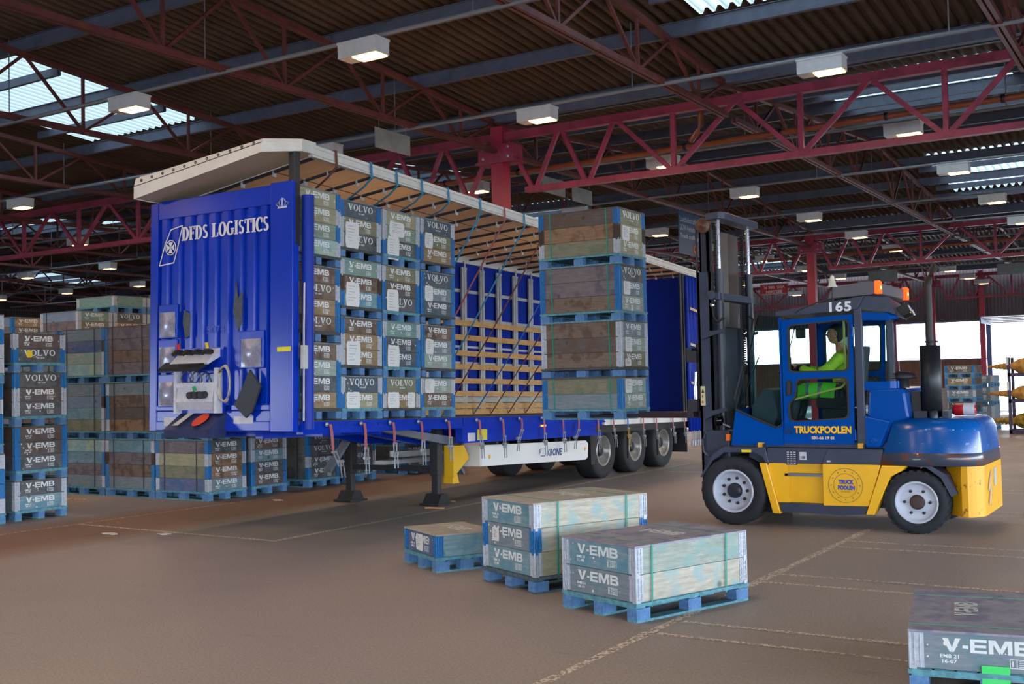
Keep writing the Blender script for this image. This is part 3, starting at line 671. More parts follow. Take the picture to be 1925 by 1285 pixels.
# the crates already in the trailer: positions in the trailer's own tilted frame
TR = Matrix.Translation((-9.19, 9.738, 1.364)) @ Euler((-.0242, 0, .0053)).to_matrix().to_4x4()
cols = [
 [(['E khaki khaki b', 'E khaki khaki g', 'E green green b', 'E lightblue lightblue g'], 'khaki to pale blue four-collar crate, top of the stack beside the blue front post'),
  (['E brown brown b', 'V brown brown g', 'E tan tan b', 'V brown brown b'], 'brown four-collar crate, middle of the stack beside the blue front post'),
  (['E brown brown g', 'E greygreen slate b', 'E darkgrey darkgrey b', 'E tan tan b'], 'brown and grey-green crate, bottom of the stack beside the blue front post')],
 [(['V blueblack blueblack b', 'E olive olive g', 'V darkgrey darkgrey g '+P(-.17,.17,.27,.34)], 'crate with dark serif-lettered collar, top of the second stack in the trailer'),
  (['E teal teal g', 'E brown brown r', 'E bluegrey bluegrey b '+P(-.17,.15,.27,.33)], 'crate with teal top collar, second from top in the second trailer stack'),
  (['E brown brown b', 'E tan tan g', 'E tan tan g '+P(-.16,.14,.28,.34)], 'brown-over-tan crate, third from top in the second trailer stack'),
  (['V blueblack blueblack g', 'E khaki khaki b '+P(-.17,.1,.27,.22)], 'two-collar crate at the bottom of the second trailer stack')],
 [(['E khaki khaki g', 'E green green g '+P(-.1,.16,.34,.2), 'E darkgrey darkgrey b '+P(-.18,.1,.26,.33)], 'khaki-topped crate with two papers, top of the third trailer stack'),
  (['E olive olive g', 'E darkbrown darkbrown b', 'V darkgrey darkgrey b '+P(-.18,.12,.26,.34)], 'olive-topped crate, second from top in the third trailer stack'),
  (['E teal teal g', 'E darkgrey darkgrey b', 'E blueblack blueblack b '+P(-.18,.12,.26,.34)], 'teal-topped crate, third from top in the third trailer stack'),
  (['V olive olive b', 'E tan tan g '+P(-.18,.1,.26,.22)+' '+P(.22,.1,.17,.22)], 'two-collar crate with two papers, bottom of the third trailer stack')],
 [(['V blueblack blueblack g', 'E olive olive b '+P(-.21,.1,.19,.22), 'E tan tan b'], 'crate ending in a tan collar, top of the fourth trailer stack'),
  (['V blueblack blueblack b', 'E slate slate b '+P(-.21,.1,.19,.22), 'E blueblack blueblack b'], 'dark blue-grey crate, second from top in the fourth trailer stack'),
  (['E brown brown b', 'E slate slate b '+P(-.21,.1,.19,.22), 'E greygreen greygreen b'], 'brown to grey-green crate, third from top in the fourth trailer stack'),
  (['E greygreen greygreen g '+P(-.2,.1,.22,.2), 'E brown brown b'], 'two-collar crate at the bottom of the fourth trailer stack')]]
for ci, col in enumerate(cols):
    z = .004; yl = .891+.8523*ci-.41+(.025 if ci == 0 else 0)
    for sp, lb in reversed(col):
        t = crate(lb, (0,0,0), None, sp, 'crates stacked in the trailer', detail=2, lid='grey', deck=PDECK if (ci+len(sp)) % 2 else PDARK)
        t.matrix_world = TR @ Matrix.Translation((-.05-.6125+rnd.uniform(-.012,.006), yl, z)) @ Matrix.Rotation(rnd.uniform(-.006,.006), 4, 'Z'); z += PH+len(sp)*CH+.012
# stacks at the left edge; brown boards made darker to imitate dim light
def stack(cx, cy, rot, levels, group, detail, **k):
    z = 0
    for sp, lb in levels:
        crate(lb, (cx+rnd.uniform(-.01,.01), cy+rnd.uniform(-.01,.01), z), (0,0,rot), sp, group, detail=detail, **k); z += PH+len(sp)*CH+.012
G = 'crates stacked at the left'
stack(-14.0-.6125, 9.55+.19, 0, [
  (['E darkgrey slate g', 'E bluegrey slate g'], 'two-collar crate with teal lower board, bottom of the left front stack'),
  (['E darkbrown darkbrown b', 'E darkbrown darkbrown b', 'E darkgrey darkgrey b'], 'brown crate with blue hinges, second from the ground in the left front stack'),
  (['V darkgrey darkgrey b', 'E darkbrown darkbrown g', 'E darkgrey darkgrey g'], 'three-collar crate, third from the ground in the left front stack'),
  (['E darkbrown darkbrown g', 'V darkgrey darkgrey b y'], 'crate with a yellow sticker, top of the left front stack')], G, 2, lid='dk')
stack(-13.95-.6125, 8.73, 0, [
  (['E khaki khaki g', 'E darkbrown darkbrown b', 'E darkgrey darkgrey b', 'E teal teal g'], 'bottom crate of the stack cut off by the left picture edge'),
  (['E darkgrey darkgrey b', 'E darkgrey darkgrey g', 'E darkbrown darkbrown b', 'E darkbrown darkbrown b'], 'middle crate of the stack cut off by the left picture edge'),
  (['E darkbrown darkbrown g', 'E darkbrown darkbrown b', 'E olive olive g', 'E darkbrown darkbrown g'], 'top crate of the stack cut off by the left picture edge')], G, 1, lid='dk')
# block behind: long sides towards the camera
G = 'crates in the long block behind the trailer front'
BD = dict(bands=(-.4,.35), bcol=BAND_D, lid='dk')
stack(-15.28, 12.28+.41, 0, [
  (['- slate bluegrey g', '- slate purple r', '- brown brown b', '- slate slate b'], 'bottom crate of the wall-high stack left of the trailer front corner'),
  (['- slate slate g', '- brown brown b', '- purple darkbrown b', '- brown orange g'], 'middle crate of the wall-high stack left of the trailer front corner'),
  (['- purple purple b', '- slate purple b', '- brown brown b', '- purple purple b'], 'top crate, with paper scraps, of the stack left of the trailer front corner')], G, 1, **BD)
stack(-16.53, 12.28+.41, 0, [
  (['- cream lightblue g', '- slate bluegrey b', '- purple purple b', '- slate slate g'], 'bottom crate of the second stack left from the trailer front'),
  (['- slate slate b', '- slate steel r', '- teal bluegrey g', '- slate olive g'], 'middle crate with a teal board in the second stack left from the trailer front'),
  (['- slate slate b', '- navy navy r', '- khaki greygreen g', '- lightblue lightblue g'], 'top crate with pale blue lower board in the second stack left from the trailer front')], G, 1, **BD)
stack(-17.78, 12.28+.41, 0, [(['- slate slate g']*4, 'bottom crate behind the left front stack'), (['- brown brown g']*4, 'middle crate behind the left front stack'), (['- purple slate b']*4, 'top crate behind the left front stack')], G, 1, **BD)
stack(-14.03, 12.28+.41, 0, [
  (['E darkgrey purple b', 'E orange khaki g', 'E orange olive b', 'E slate navy g'], 'corner crate on the floor under the trailer front, four lettered collars'),
  (['E brown brown b', 'E brown slate g', 'E slate slate b', 'E brown brown g'], 'upper corner crate hidden behind the trailer front wall')], G, 1, **BD)
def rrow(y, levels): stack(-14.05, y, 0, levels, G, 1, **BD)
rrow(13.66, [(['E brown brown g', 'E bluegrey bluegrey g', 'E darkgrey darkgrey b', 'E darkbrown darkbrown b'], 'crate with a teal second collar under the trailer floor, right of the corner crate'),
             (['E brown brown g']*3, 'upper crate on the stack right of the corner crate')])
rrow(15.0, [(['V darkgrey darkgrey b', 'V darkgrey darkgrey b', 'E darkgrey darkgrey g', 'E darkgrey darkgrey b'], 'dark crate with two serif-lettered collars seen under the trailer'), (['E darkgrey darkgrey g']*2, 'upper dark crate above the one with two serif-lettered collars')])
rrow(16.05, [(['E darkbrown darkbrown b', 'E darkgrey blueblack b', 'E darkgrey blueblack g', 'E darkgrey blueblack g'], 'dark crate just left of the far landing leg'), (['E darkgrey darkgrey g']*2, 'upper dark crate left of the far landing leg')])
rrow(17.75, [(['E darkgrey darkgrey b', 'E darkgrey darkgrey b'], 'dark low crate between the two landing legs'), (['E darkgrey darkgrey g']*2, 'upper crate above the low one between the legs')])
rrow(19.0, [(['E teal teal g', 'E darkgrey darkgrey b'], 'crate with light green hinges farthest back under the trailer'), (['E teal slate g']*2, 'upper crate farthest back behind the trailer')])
G = 'crates in the high block at the far left'
stack(-19.17-.6125, 14.6, 0, [(['- slate slate g']*4, 'ground crate of the high block behind the left stacks'), (['- slate slate g']*4, 'second crate of the high block behind the left stacks'),
  (['E brown brown g']*4, 'third crate of the high block behind the left stacks'), (['E teal steel g', 'E olive purple g'], 'teal-ended top crate of the high block, beneath the lamp at the far left')], G, 0, bands=(-.4,), bcol=BAND_D, lid='grey')
stack(-19.17-.6125, 15.46, 0, [(['- slate slate g']*4, 'ground crate second in the high block'), (['- slate slate g']*4, 'second crate second in the high block'),
  (['E tan tan g']*4, 'third crate second in the high block'), (['V darkgrey slate g', 'E tan slate g'], 'dark serif-lettered crate near the top of the high block'), (['- teal teal g'], 'small teal crate on top of the high block, left one')], G, 0, lid='grey')
stack(-19.17-.6125, 16.32, 0, [(['- slate slate g']*4, 'ground crate third in the high block'), (['- slate slate g']*4, 'second crate third in the high block'),
  (['E brown brown g']*4, 'third crate third in the high block'), (['E tan slate g', 'E brown slate g'], 'brown-lettered crate right at the trailer edge near the top of the high block'), (['E orange bluegrey g'], 'small orange-ended crate on top of the high block beside the trailer')], G, 0, lid='grey')
stack(-21.6-.6125, 14.75, 0, [(['- slate slate g']*4, 'ground crate at the left of the high block'), (['- slate slate g']*4, 'second crate at the left of the high block'),
  (['- slate slate b']*4, 'third crate at the left of the high block'), (['E tan steel b', 'E purple purple b'], 'pale crate with blue hinge at the left end of the high block')], G, 0, lid='grey')
# stacks far right
G = 'crates in the far right stacks'
for cx, cy, lv in [(-6.1, 34.7, [(['E brown brown b', 'E brown darkbrown b'], 'brown ground crate of the far right stack next to the rack'), (['E darkbrown brown g'], 'low crate second from the ground in the far right stack'), (['E slate slate g'], 'low grey crate third from the ground in the far right stack'), (['E tan brown b'], 'low crate second from the top in the far right stack'), (['E brown brown b'], 'topmost low crate of the far right stack')]),
                   (-6.85, 33.4, [(['E slate brown b', 'E teal slate g'], 'teal ground crate just behind the red fire extinguisher'), (['E brown brown g', 'E brown brown b', 'E brown brown b'], 'brown three-collar crate beside the muffler, far right')]),
                   (-5.85, 36.2, [(['E slate slate g']*3, 'grey crate behind the far right stack, on the ground'), (['E slate slate g']*2, 'grey crate behind the far right stack, second'), (['E slate steel g'], 'grey crate behind the far right stack, on top')])]:
    stack(cx, cy, -PI/2, lv, G, 0, lid='grey')
# ------------------------------------------------------------------ trailer (own frame: x=0 near side, y along, z=0 deck)
TB_ = mat('trailer_blue', '0232b4', .22, 0, .12, 1.2, spec=.4); CURT = mat('curtain_blue', '062c9c', .45, 0, .15, 2, spec=.25); TW = mat('trailer_white', 'd2d2cf', .45, 0, .1, 4)
CHB = mat('chassis_black', '25262b', .5); ALU = mat('alu_post', 'bdbebf', .45, .1, .15, 5); PINE = WM('pine'); GREY = mat('chassis_grey', '6a707a', .5, 0, .2, 3)
tr = thing('semi_trailer', 'blue curtain-sided semi-trailer with raised white roof edge and open side', 'trailer', (-9.19, 9.738, 1.364), (-.0242, 0, .0053))
def tp(name, mb, m, parent=tr, **k): return part(name, mb, m, parent, **k)
W_ = -2.5; LEN = 12.6
fw = tp('front_wall', MB().box(W_, 0, .05, .09, -.13, 2.86), TB_)
mb = MB(); mb.box(-.36, 0, -.02, .06, -.13, 2.88); mb.box(W_, W_+.14, -.02, .06, -.13, 2.84); mb.box(W_+.14, -.36, -.01, .06, 2.62, 2.86); mb.box(W_+.14, -.36, -.01, .06, -.13, .13); mb.box(-1.0, -.36, -.03, .06, .13, .2); mb.box(W_+.14, -1.95, -.03, .06, .13, .2); mb.box(W_+.14, -.36, -.03, -.01, -.12, .0)
tp('wall_frame', mb, TB_, fw, bevel=.012)
mb = MB(); xs = [W_+.14+i*.222 for i in range(9)]
for x in xs:
    mb.prism([(x+.03,.06),(x+.06,.0),(x+.15,.0),(x+.18,.06)], .2, 2.62, 'z')
tp('wall_rib', mb, TB_, fw)
DLET = mat('letter_white', 'c8cdd8', .6)
_d = serif_word('DFDS LOGISTICS', 1.52, .175, DLET, 'y'); obj('lettering', join_meshes([_d, _d], [(-.007,0,0),(.007,.0004,0)]), fw, loc=(-1.15, -.012, 2.31))
mb = MB()
for p, q in (((-2.33,2.02),(-2.22,2.3)),((-2.22,2.3),(-2.12,2.47)),((-2.12,2.47),(-1.9,2.51)),((-1.9,2.51),(-2.0,2.2)),((-2.0,2.2),(-2.06,2.04)),((-2.06,2.04),(-2.33,2.02))): mb.bar((p[0],-.014,p[1]), (q[0],-.014,q[1]), .014, .003, (0,1,0))
mb.lathe((-2.12,-.014,2.24), [(0,.1),(-.002,.1),(-.002,.088),(0,.088)], 'y', 20)
for a in range(4):
    c_, s_ = math.cos(a*PI/2), math.sin(a*PI/2); pr = [(.0,.0),(.07,.045),(.07,-.045)]
    mb.add([(-2.12+u*c_-v*s_, -.016, 2.24+u*s_+v*c_) for u, v in pr], [(0,1,2)])
tp('flag_emblem', mb, DLET, fw)
mb = MB()
for i, (dx, h_) in enumerate(((-.085,.07),(-.045,.1),(0,.11),(.045,.1),(.085,.07))): mb.tube([(-.16+dx*.6,-.024,2.57),(-.16+dx*1.25,-.024,2.57+h_*.6),(-.16+dx*.5,-.024,2.57+h_)], .007, 5)
mb.box(-.235, -.085, -.026, -.022, 2.555, 2.57); tp('crown_emblem', mb, DLET, fw)
SILV = mat('pocket_silver', 'a9acc6', .25, .5, .25, 25)
for (x0, x1, z0, z1) in ((-2.27,-1.98,1.08,1.40),(-2.27,-1.98,.64,.95),(-2.27,-1.96,.2,.5),(-.8,-.47,.66,1.0)):
    b = tp('document_pocket', MB().box(x0-.03, x1+.03, -.05, .0, z0-.02, z1+.1), TB_, fw, bevel=.01)
    mb = MB(); n = 8
    vs = []
    for j in range(n+1):
        for i in range(n+1):
            u, v = i/n, j/n; vs.append((x0+(x1-x0)*u, -.056-.03*math.sin(PI*u)*math.sin(PI*v)+rnd.uniform(-.004,.004), z0+(z1-z0)*v))
    mb.add(vs, [(j*(n+1)+i, j*(n+1)+i+1, (j+1)*(n+1)+i+1, (j+1)*(n+1)+i) for j in range(n) for i in range(n)], True); tp('silver_sleeve', mb, SILV, b)
def tear(pts, m, nm): tp(nm, MB().prism([(x, z) for x, z in pts], -.02, -.012), m, fw)
TEAR = mat('bare_patch', '4c5560', .8, 0, .3, 20)
tear([(-.93,1.74),(-.9,1.5),(-.82,1.6),(-.84,1.2),(-.9,1.1),(-.98,1.35)], TEAR, 'bare_patch'); tear([(-1.86,1.42),(-1.74,1.36),(-1.76,1.08),(-1.83,1.05),(-1.88,1.25)], TEAR, 'bare_patch')
# connector console
WP = mat('console_white', 'c9cad6', .5, 0, .15, 20)
con = tp('connector_console', MB().box(-1.92, -1.12, -.04, .0, .1, .92), TB_, fw)
mb = MB(); mb.prism([(-.02,.92),(-.1,.86),(-.26,.72),(-.24,.7),(-.04,.8)], -1.84, -1.18, 'x'); mb.box(-1.86,-1.14,-.13,-.06,.42,.48); mb.prism([(-.06,.44),(-.12,.42),(-.16,.24),(-.1,.14),(-.05,.14)], -1.84, -1.2, 'x')
for x in (-1.88, -1.16): mb.box(x-.02, x+.02, -.14, -.04, .1, .66)
tp('bracket', mb, WP, con); tp('cover_strip', MB().prism([(-.22,.74),(-.34,.66),(-.33,.62),(-.2,.68)], -1.96, -1.24, 'x'), BLACK, con)
mb = MB()
for x in (-1.76, -1.58, -1.42, -1.24): mb.tube([(x,-.12,.86),(x,-.24,.86)], .035, 8); mb.tube([(x,-.24,.86),(x,-.28,.83)], .025, 8)
for x in (-1.52, -1.42, -1.32): mb.tube([(x,-.14,.33),(x,-.24,.32)], .045, 8)
tp('plug_socket', mb, CHB, con)
for x, c_ in ((-1.74,'c02020'),(-1.23,'d8b020'),(-1.45,'1f9a60')): tp('coupling', MB().tube([(x,-.2,.9 if c_ != '1f9a60' else .38),(x,-.22,.97 if c_ != '1f9a60' else .43)], .022, 8), mat('coup'+c_, c_, .5), con)
mb = MB()
for k in range(3):
    r_ = .03*k; mb.tube([(-1.7+.16*k+.1*math.cos(t), -.1-.02*math.sin(t*2), .56+.08*math.sin(t)-.02*k) for t in [PI*i/8 for i in range(17)]], .009, 6)
tp('air_hose', mb, mat('hose_grey', '5a5c66', .5), con)
mb = MB()
for k in range(4): mb.tube([(-1.05+(.09+.006*k)*math.cos(t), -.08-.01*k, .46+(.23-.006*k)*math.sin(t)) for t in [2*PI*i/20 for i in range(21)]], .009, 6)
tp('coiled_cable', mb, mat('cable_beige', 'b3aea6', .6), fw)
tp('rubber_flap', MB().prism([(-.62,.62),(-.44,.42),(-.58,.12),(-.68,.04),(-.88,.2),(-.8,.3)], -.1, -.07), mat('flap_dark', '343a44', .6), fw)
ub = MB(); ub.prism([(-.01,.12),(-.02,.1),(-.3,-.1),(-.28,-.2),(-.05,-.2),(-.01,-.14)], -1.9, -1.1, 'x'); st = tp('step_box', ub, mat('step_blue', '2b3560', .4, 0, .4, 6), fw)
sk_ = MB().lathe((-1.38,-.17,.035), [(0,0),(0,.105)], 'z', 20); o = tp('oval_sticker', sk_, mat('sticker_red', 'd0422c', .6), st, rot=None); 
o.matrix_basis = Matrix.Translation((0,0,0)); o.rotation_euler = (0,0,0); me = o.data
for v in me.vertices: v.co.z = .015+(v.co.y+.17)*.72+.006
o2 = tp('metal_plate', MB().add([(-1.7,-.08,.09),(-1.6,-.08,.09),(-1.68,-.27,-.06),(-1.78,-.27,-.06)], [(0,1,2,3)]), ALU, st)
for v in o2.data.vertices: v.co.z += .012
tp('yellow_sticker', MB().box(-.24,-.02,-.024,-.02,.83,.885), mat('sticker_yel', 'd8cf40', .6), fw)
tp('white_sticker', MB().box(-2.2,-1.98,-.034,-.03,-.06,.05).box(-.95,-.62,-.034,-.03,-.03,.06), WP, fw)
obj('lettering', text_mesh('5074', .32, .09, .0, mat('faded_white', '4058b8', .7), 'y'), fw, loc=(-1.3, -.006, 1.1))
# near corner post, curtain roller
tp('corner_post', MB().box(-.10, .0, .02, .12, 2.1, 3.24), CHB, bevel=.01); tp('curtain_roller', MB().tube([(.05,.2,-.1),(.05,.2,2.72)], .075, 12), CURT)
tp('tension_pole', MB().tube([(.075,.1,.0),(.075,.1,1.1),(.075,.11,1.65)], .012, 8).box(.06,.1,.06,.16,.62,.9).box(.05,.1,.17,.23,1.3,1.6), ALU)
# deck and side rail
tp('deck', MB().box(W_, -.01, .1, LEN, -.05, 0), mat('deck_ply', '4c3f3a', .6))
mb = MB(); mb.box(-.04, .03, .12, 3.5, -.14, -.01); mb.box(-.04, .03, 3.52, 8.0, -.14, -.01); mb.box(-.06, .05, .12, 8.0, -.16, -.135); tp('side_rail', mb, TB_)
mb = MB()
for k in range(62): mb.lathe((.031,.3+.125*k,-.065), [(0,0),(.001,.014)], 'x', 8)
tp('rail_hole', mb, BLACK); obj('white_rail', MB().box(-.04,.03,8.0,LEN,-.21,-.1).mesh('white_rail', TW), tr)
mb = MB()
for x in (-.75, -1.75): mb.prism([(.2,-.14),(3.6,-.16),(12.4,-.2),(12.4,-.42),(7.5,-.42),(4.6,-.42),(3.4,-.40),(2.2,-.22),(.2,-.22)], x-.06, x+.06, 'x')
tp('chassis_beam', mb, TB_); mb = MB()
for y in [.6+1.1*k for k in range(11)]: mb.box(W_+.05, -.05, y-.03, y+.03, -.2, -.06)
tp('cross_member', mb, TB_)
tp('side_beam', MB().box(-.14,-.02,3.56,8.0,-.38,-.16).box(-.16,0,3.56,8,-.385,-.36), TB_); mb = MB().box(-.1,-.02,7.75,LEN,-.34,-.21).prism([(7.6,-.21),(7.95,-.21),(7.75,-.9),(7.62,-.9)], -.35, -.05, 'x'); tp('fender_beam', mb, CHB)
for y in (9.15, 10.5, 11.95): tp('mud_flap', MB().box(-.4,-.06,y-.01,y+.01,-.85,-.3), CHB)
tp('gooseneck_brace', MB().prism([(1.9,-.16),(3.5,-.40),(3.7,-.40),(3.7,-.30),(2.6,-.17)], -.35, -.25, 'x'), GREY)
tp('hazard_square', MB().box(-.0195,-.017,3.95,4.22,-.35,-.19), mat('haz_yellow', 'c9c22e', .6)); tp('lashing_sticker', MB().box(-.0195,-.017,3.7,3.9,-.37,-.24), WP)
tp('side_lamp', MB().box(-.02,.01,5.82,5.94,-.19,-.15), mat('amber', 'ffae30', .3, emit='ff9a20', estr=1.5))
tp('tool_box', MB().box(-1.6,-1.4,3.87,5.14,-.62,-.53), ALU); tp('rear_beam_low', MB().box(-1.6,-1.4,3.5,4.9,-.72,-.66), ALU)
# side guard with maker's name
g = tp('side_guard', MB().prism([(4.08,-.43),(7.4,-.465),(7.48,-.52),(7.46,-.76),(7.38,-.80),(4.08,-.745)], -.08, -.03, 'x'), WHITE, bevel=.006)
g2 = tp('guard_end', MB().box(-.34,-.05,4.06,4.09,-.745,-.43), TW, g)
for y in (4.3, 7.36): tp('reflector', MB().lathe((-.03,y,-.61), [(0,0),(.004,.03),(0,.035)], 'x', 12), mat('amber_off', 'e0a028', .3), g)
obj('lettering', text_mesh('KRONE', .52, .12, .03, mat('krone_blue', '24427a', .5), 'x', shear=.2), g, loc=(-.028, 6.28, -.68))
mb = MB()
for p, q in (((5.82,-.62),(5.85,-.54)),((5.9,-.64),(5.9,-.53)),((5.98,-.62),(5.95,-.54)),((5.83,-.67),(5.97,-.67)),((5.78,-.64),(5.80,-.56))): mb.bar((-.028,p[0],p[1]), (-.028,q[0],q[1]), .014, .003, (1,0,0))
tp('crown_emblem', mb, MATS['krone_blue'], g)
mb = MB()
for y in (4.6, 6.9): mb.box(-.3, -.08, y-.03, y+.03, -.7, -.36)
tp('guard_bracket', mb, CHB, g)
# landing legs
for x in (-.42, -2.05):
    lg = tp('landing_leg', MB().box(x-.07,x+.07,3.4,3.54,-.85,-.16).box(x-.055,x+.055,3.42,3.52,-1.24,-.85), CHB, bevel=.006)
    tp('foot', MB().prism([(3.3,-1.265),(3.64,-1.265),(3.54,-1.12),(3.4,-1.12)], x-.14, x+.14, 'x').box(x-.17,x+.17,3.27,3.67,-1.28,-1.25), mat('foot_dirty', '2a292d', .8, 0, .4, 20), lg)
tp('leg_brace', MB().bar((-.45,3.62,-.3),(-.45,4.15,-.86),.05,.14,(1,0,0)).bar((-2.02,3.4,-.3),(-2.02,2.9,-.8),.05,.14,(1,0,0)), GREY); tp('cross_brace', MB().box(-2.0,-.45,3.44,3.5,-.8,-.72), CHB)
# wheels
TYRE = mat('tyre_trailer', '25262a', .8, 0, .2, 15); RIMW = mat('rim_silver', 'a5a39f', .35, .6, .2, 8)
def wheel(parent, c, R, wd, rim_r, m_t, m_r, side=1, dish=.14, bolts=10, rust=None, axis='x'):
    e = bpy.data.objects.new('wheel', None); C.objects.link(e); e.parent = parent; e.location = c
    o = lambda k: k*side
    prof = [(o(-wd), rim_r), (o(-wd), R*.93), (o(-wd*.93), R), (o(-wd*.07), R), (0, R*.95), (o(.012), R*.82), (o(0), rim_r*1.04), (o(-.03), rim_r)]
    part('tyre', MB().lathe((0,0,0), prof, axis, 48), m_t, e)
    pr = [(o(0), rim_r*1.03), (o(.008), rim_r*1.0), (o(0), rim_r*.93), (o(-.03), rim_r*.9), (o(-dish), rim_r*.8), (o(-dish*1.02), rim_r*.4), (o(-dish*.8), rim_r*.36), (o(-dish*.8), 0)]
    part('rim', MB().lathe((0,0,0), pr, axis, 40), m_r, e)
    part('hub', MB().lathe((0,0,0), [(o(-dish), rim_r*.38), (o(-dish*.35), rim_r*.34), (o(-dish*.25), rim_r*.25), (o(-dish*.25), 0)], axis, 20), rust or CHB, e)
    mb = MB()
    for k in range(bolts):
        t = 2*PI*k/bolts; q = (o(-dish), rim_r*.6*math.cos(t), rim_r*.6*math.sin(t)) if axis == 'x' else (rim_r*.6*math.cos(t), o(-dish), rim_r*.6*math.sin(t))
        mb.lathe(q, [(0,.02*rim_r/.25),(o(.025),.018*rim_r/.25),(o(.025),0)], axis, 6)
    part('wheel_nut', mb, CHB, e); return e
for i, y in enumerate((8.2, 9.52, 10.84)):
    zc = -1.364+.0242*y+.487
    wheel(tr, (-.1, y, zc), .49, .38, .27, TYRE, RIMW, 1, .17)
    wheel(tr, (-2.4, y, zc), .49, .38, .27, TYRE, RIMW, -1, .17); tp('axle', MB().tube([(-2.2,y,zc),(-.3,y,zc)], .07, 10), CHB)
    mb = MB()
    for s_ in (-.1, -2.4):
        for k in range(4):
            pass
tp('wheel_chock', MB().prism([(3.62,-.42),(3.9,-.42),(4.05,-.62),(3.98,-.66),(3.62,-.9)], -.4, -.22, 'x'), mat('chock_yellow', 'd8a818', .6), bevel=.01)
tp('wheel_chock', MB().prism([(3.66,-.62),(3.8,-.98),(3.62,-.98)], -.42, -.24, 'x'), MATS['chock_yellow'], bevel=.005)
# roof: near edge raised on the lifting posts
RN = lambda y: 3.24 if y < .1 else 3.24-.0306*y*(1 if y < 6 else .98)
ROOFU = mat('roof_canvas', 'e8d0b4', .8)
_N = ROOFU.node_tree.nodes; _L = ROOFU.node_tree.links; _t = _N.new('ShaderNodeBsdfTranslucent'); _t.inputs[0].default_value = (.8,.68,.56,1); _m = _N.new('ShaderNodeMixShader'); _m.inputs[0].default_value = .35
_L.new(_N['Principled BSDF'].outputs[0], _m.inputs[1]); _L.new(_t.outputs[0], _m.inputs[2]); _L.new(_m.outputs[0], _N['Material Output'].inputs[0])
fz = 2.92
mb = MB(); n = 42
vs = []; fs = []
for i in range(n+1):
    y = .05+(LEN-.05)*i/n; a = RN(y)+.08; sag = -.035 if i % 2 else .01
    vs += [(0, y, a), (-1.25, y, (a+fz+.03)/2+.03+sag), (W_, y, fz+.03), (0, y, a+.012), (-1.25, y, (a+fz+.03)/2+.045+sag), (W_, y, fz+.045)]
for i in range(n):
    o = i*6; fs += [(o,o+6,o+7,o+1),(o+1,o+7,o+8,o+2),(o+3,o+4,o+10,o+9),(o+4,o+5,o+11,o+10)]
mb.add(vs, fs); tp('roof_canvas', mb, ROOFU)
mb = MB(); mb.bar((.0,.3,RN(.3)+.06),(.0,LEN,RN(LEN)+.06),.07,.15); mb.bar((.04,.3,RN(.3)+.02),(.04,LEN,RN(LEN)+.02),.02,.02); mb.bar((.045,.3,RN(.3)+.1),(.045,LEN,RN(LEN)+.1),.012,.02); tp('roof_rail', mb, TW)
mb = MB(); mb.bar((W_,.3,fz-.02),(W_,LEN,fz-.02),.07,.16); tp('roof_rail', mb, TW)
for i in range(21):
    y = .45+.58*i; a = RN(y)
    bw = tp('roof_bow', MB().tube([(-.03,y,a+.02),(-1.25,y,(a+fz)/2+.005),(W_+.03,y,fz-.03)], .022, 8), mat('bow_grey', '3b424e', .5, .3))
    mb = MB()
    for x in (-.35, -.75, -1.3, -1.9): t_ = -x/2.5; zz = a+.02+(fz-.03-a-.02)*t_; mb.box(x-.012, x+.012, y-.028, y+.028, zz-.06, zz+.03)
    tp('roof_clip', mb, ALU, bw)
mb = MB(); mb.tube([(-.7,.4,(RN(.4)*.72+fz*.28)-.01),(-.7,LEN,(RN(LEN)*.72+fz*.28)-.01)], .005, 4); mb.tube([(-1.7,.4,(RN(.4)*.32+fz*.68)-.01),(-1.7,LEN,(RN(LEN)*.32+fz*.68)-.01)], .005, 4); tp('roof_cable', mb, CHB)
# front cap of the roof with bevelled corner
cap = MB()
lo = lambda x: fz-.04+(3.26-fz+.02)*(x-W_)/2.5
vs = []
pl = [(W_-.02,.0),(W_-.02,.35),(.045,.35),(.045,.1),(-.25,-.28),(W_-.02,-.28)]
zt = [lo(x)+.27-.12*(x-W_)/2.5 for x, y in pl]; zb = [lo(x) for x, y in pl]; zm = [lo(x)+.16-.05*(x-W_)/2.5 for x, y in pl]
k = len(pl); V = [(x,y,z) for (x,y),z in zip(pl,zb)]+[(x,y,z) for (x,y),z in zip(pl,zm)]+[(x*.995,y+.02 if y < 0 else y,z) for (x,y),z in zip(pl,zt)]
Fc = []
for r in (0, k): Fc += [(r+i, r+(i+1)%k, r+k+(i+1)%k, r+k+i) for i in range(k)]
Fc.append(tuple(range(2*k, 3*k))); cap.add(V, Fc); o = tp('roof_front_cap', cap, TW)
tp('roof_front_underside', MB().add([(x, y, lo(x)+.01) for x, y in pl], [tuple(range(k))]), ROOFU)
mb = MB()
for i in range(11):
    x = -2.38+.2*i; mb.lathe((x,-.275,lo(x)+.215-.09*(x-W_)/2.5), [(0,.022),(-.006,.02),(-.006,.008),(0,.008)], 'y', 10)
tp('cap_eyelet', mb, mat('eyelet', '55565c', .4, .5), o)
tp('cap_seam', MB().bar((W_-.02,-.283,lo(W_)+.16),(-.25,-.283,lo(-.25)+.115),.006,.008), CHB, o)
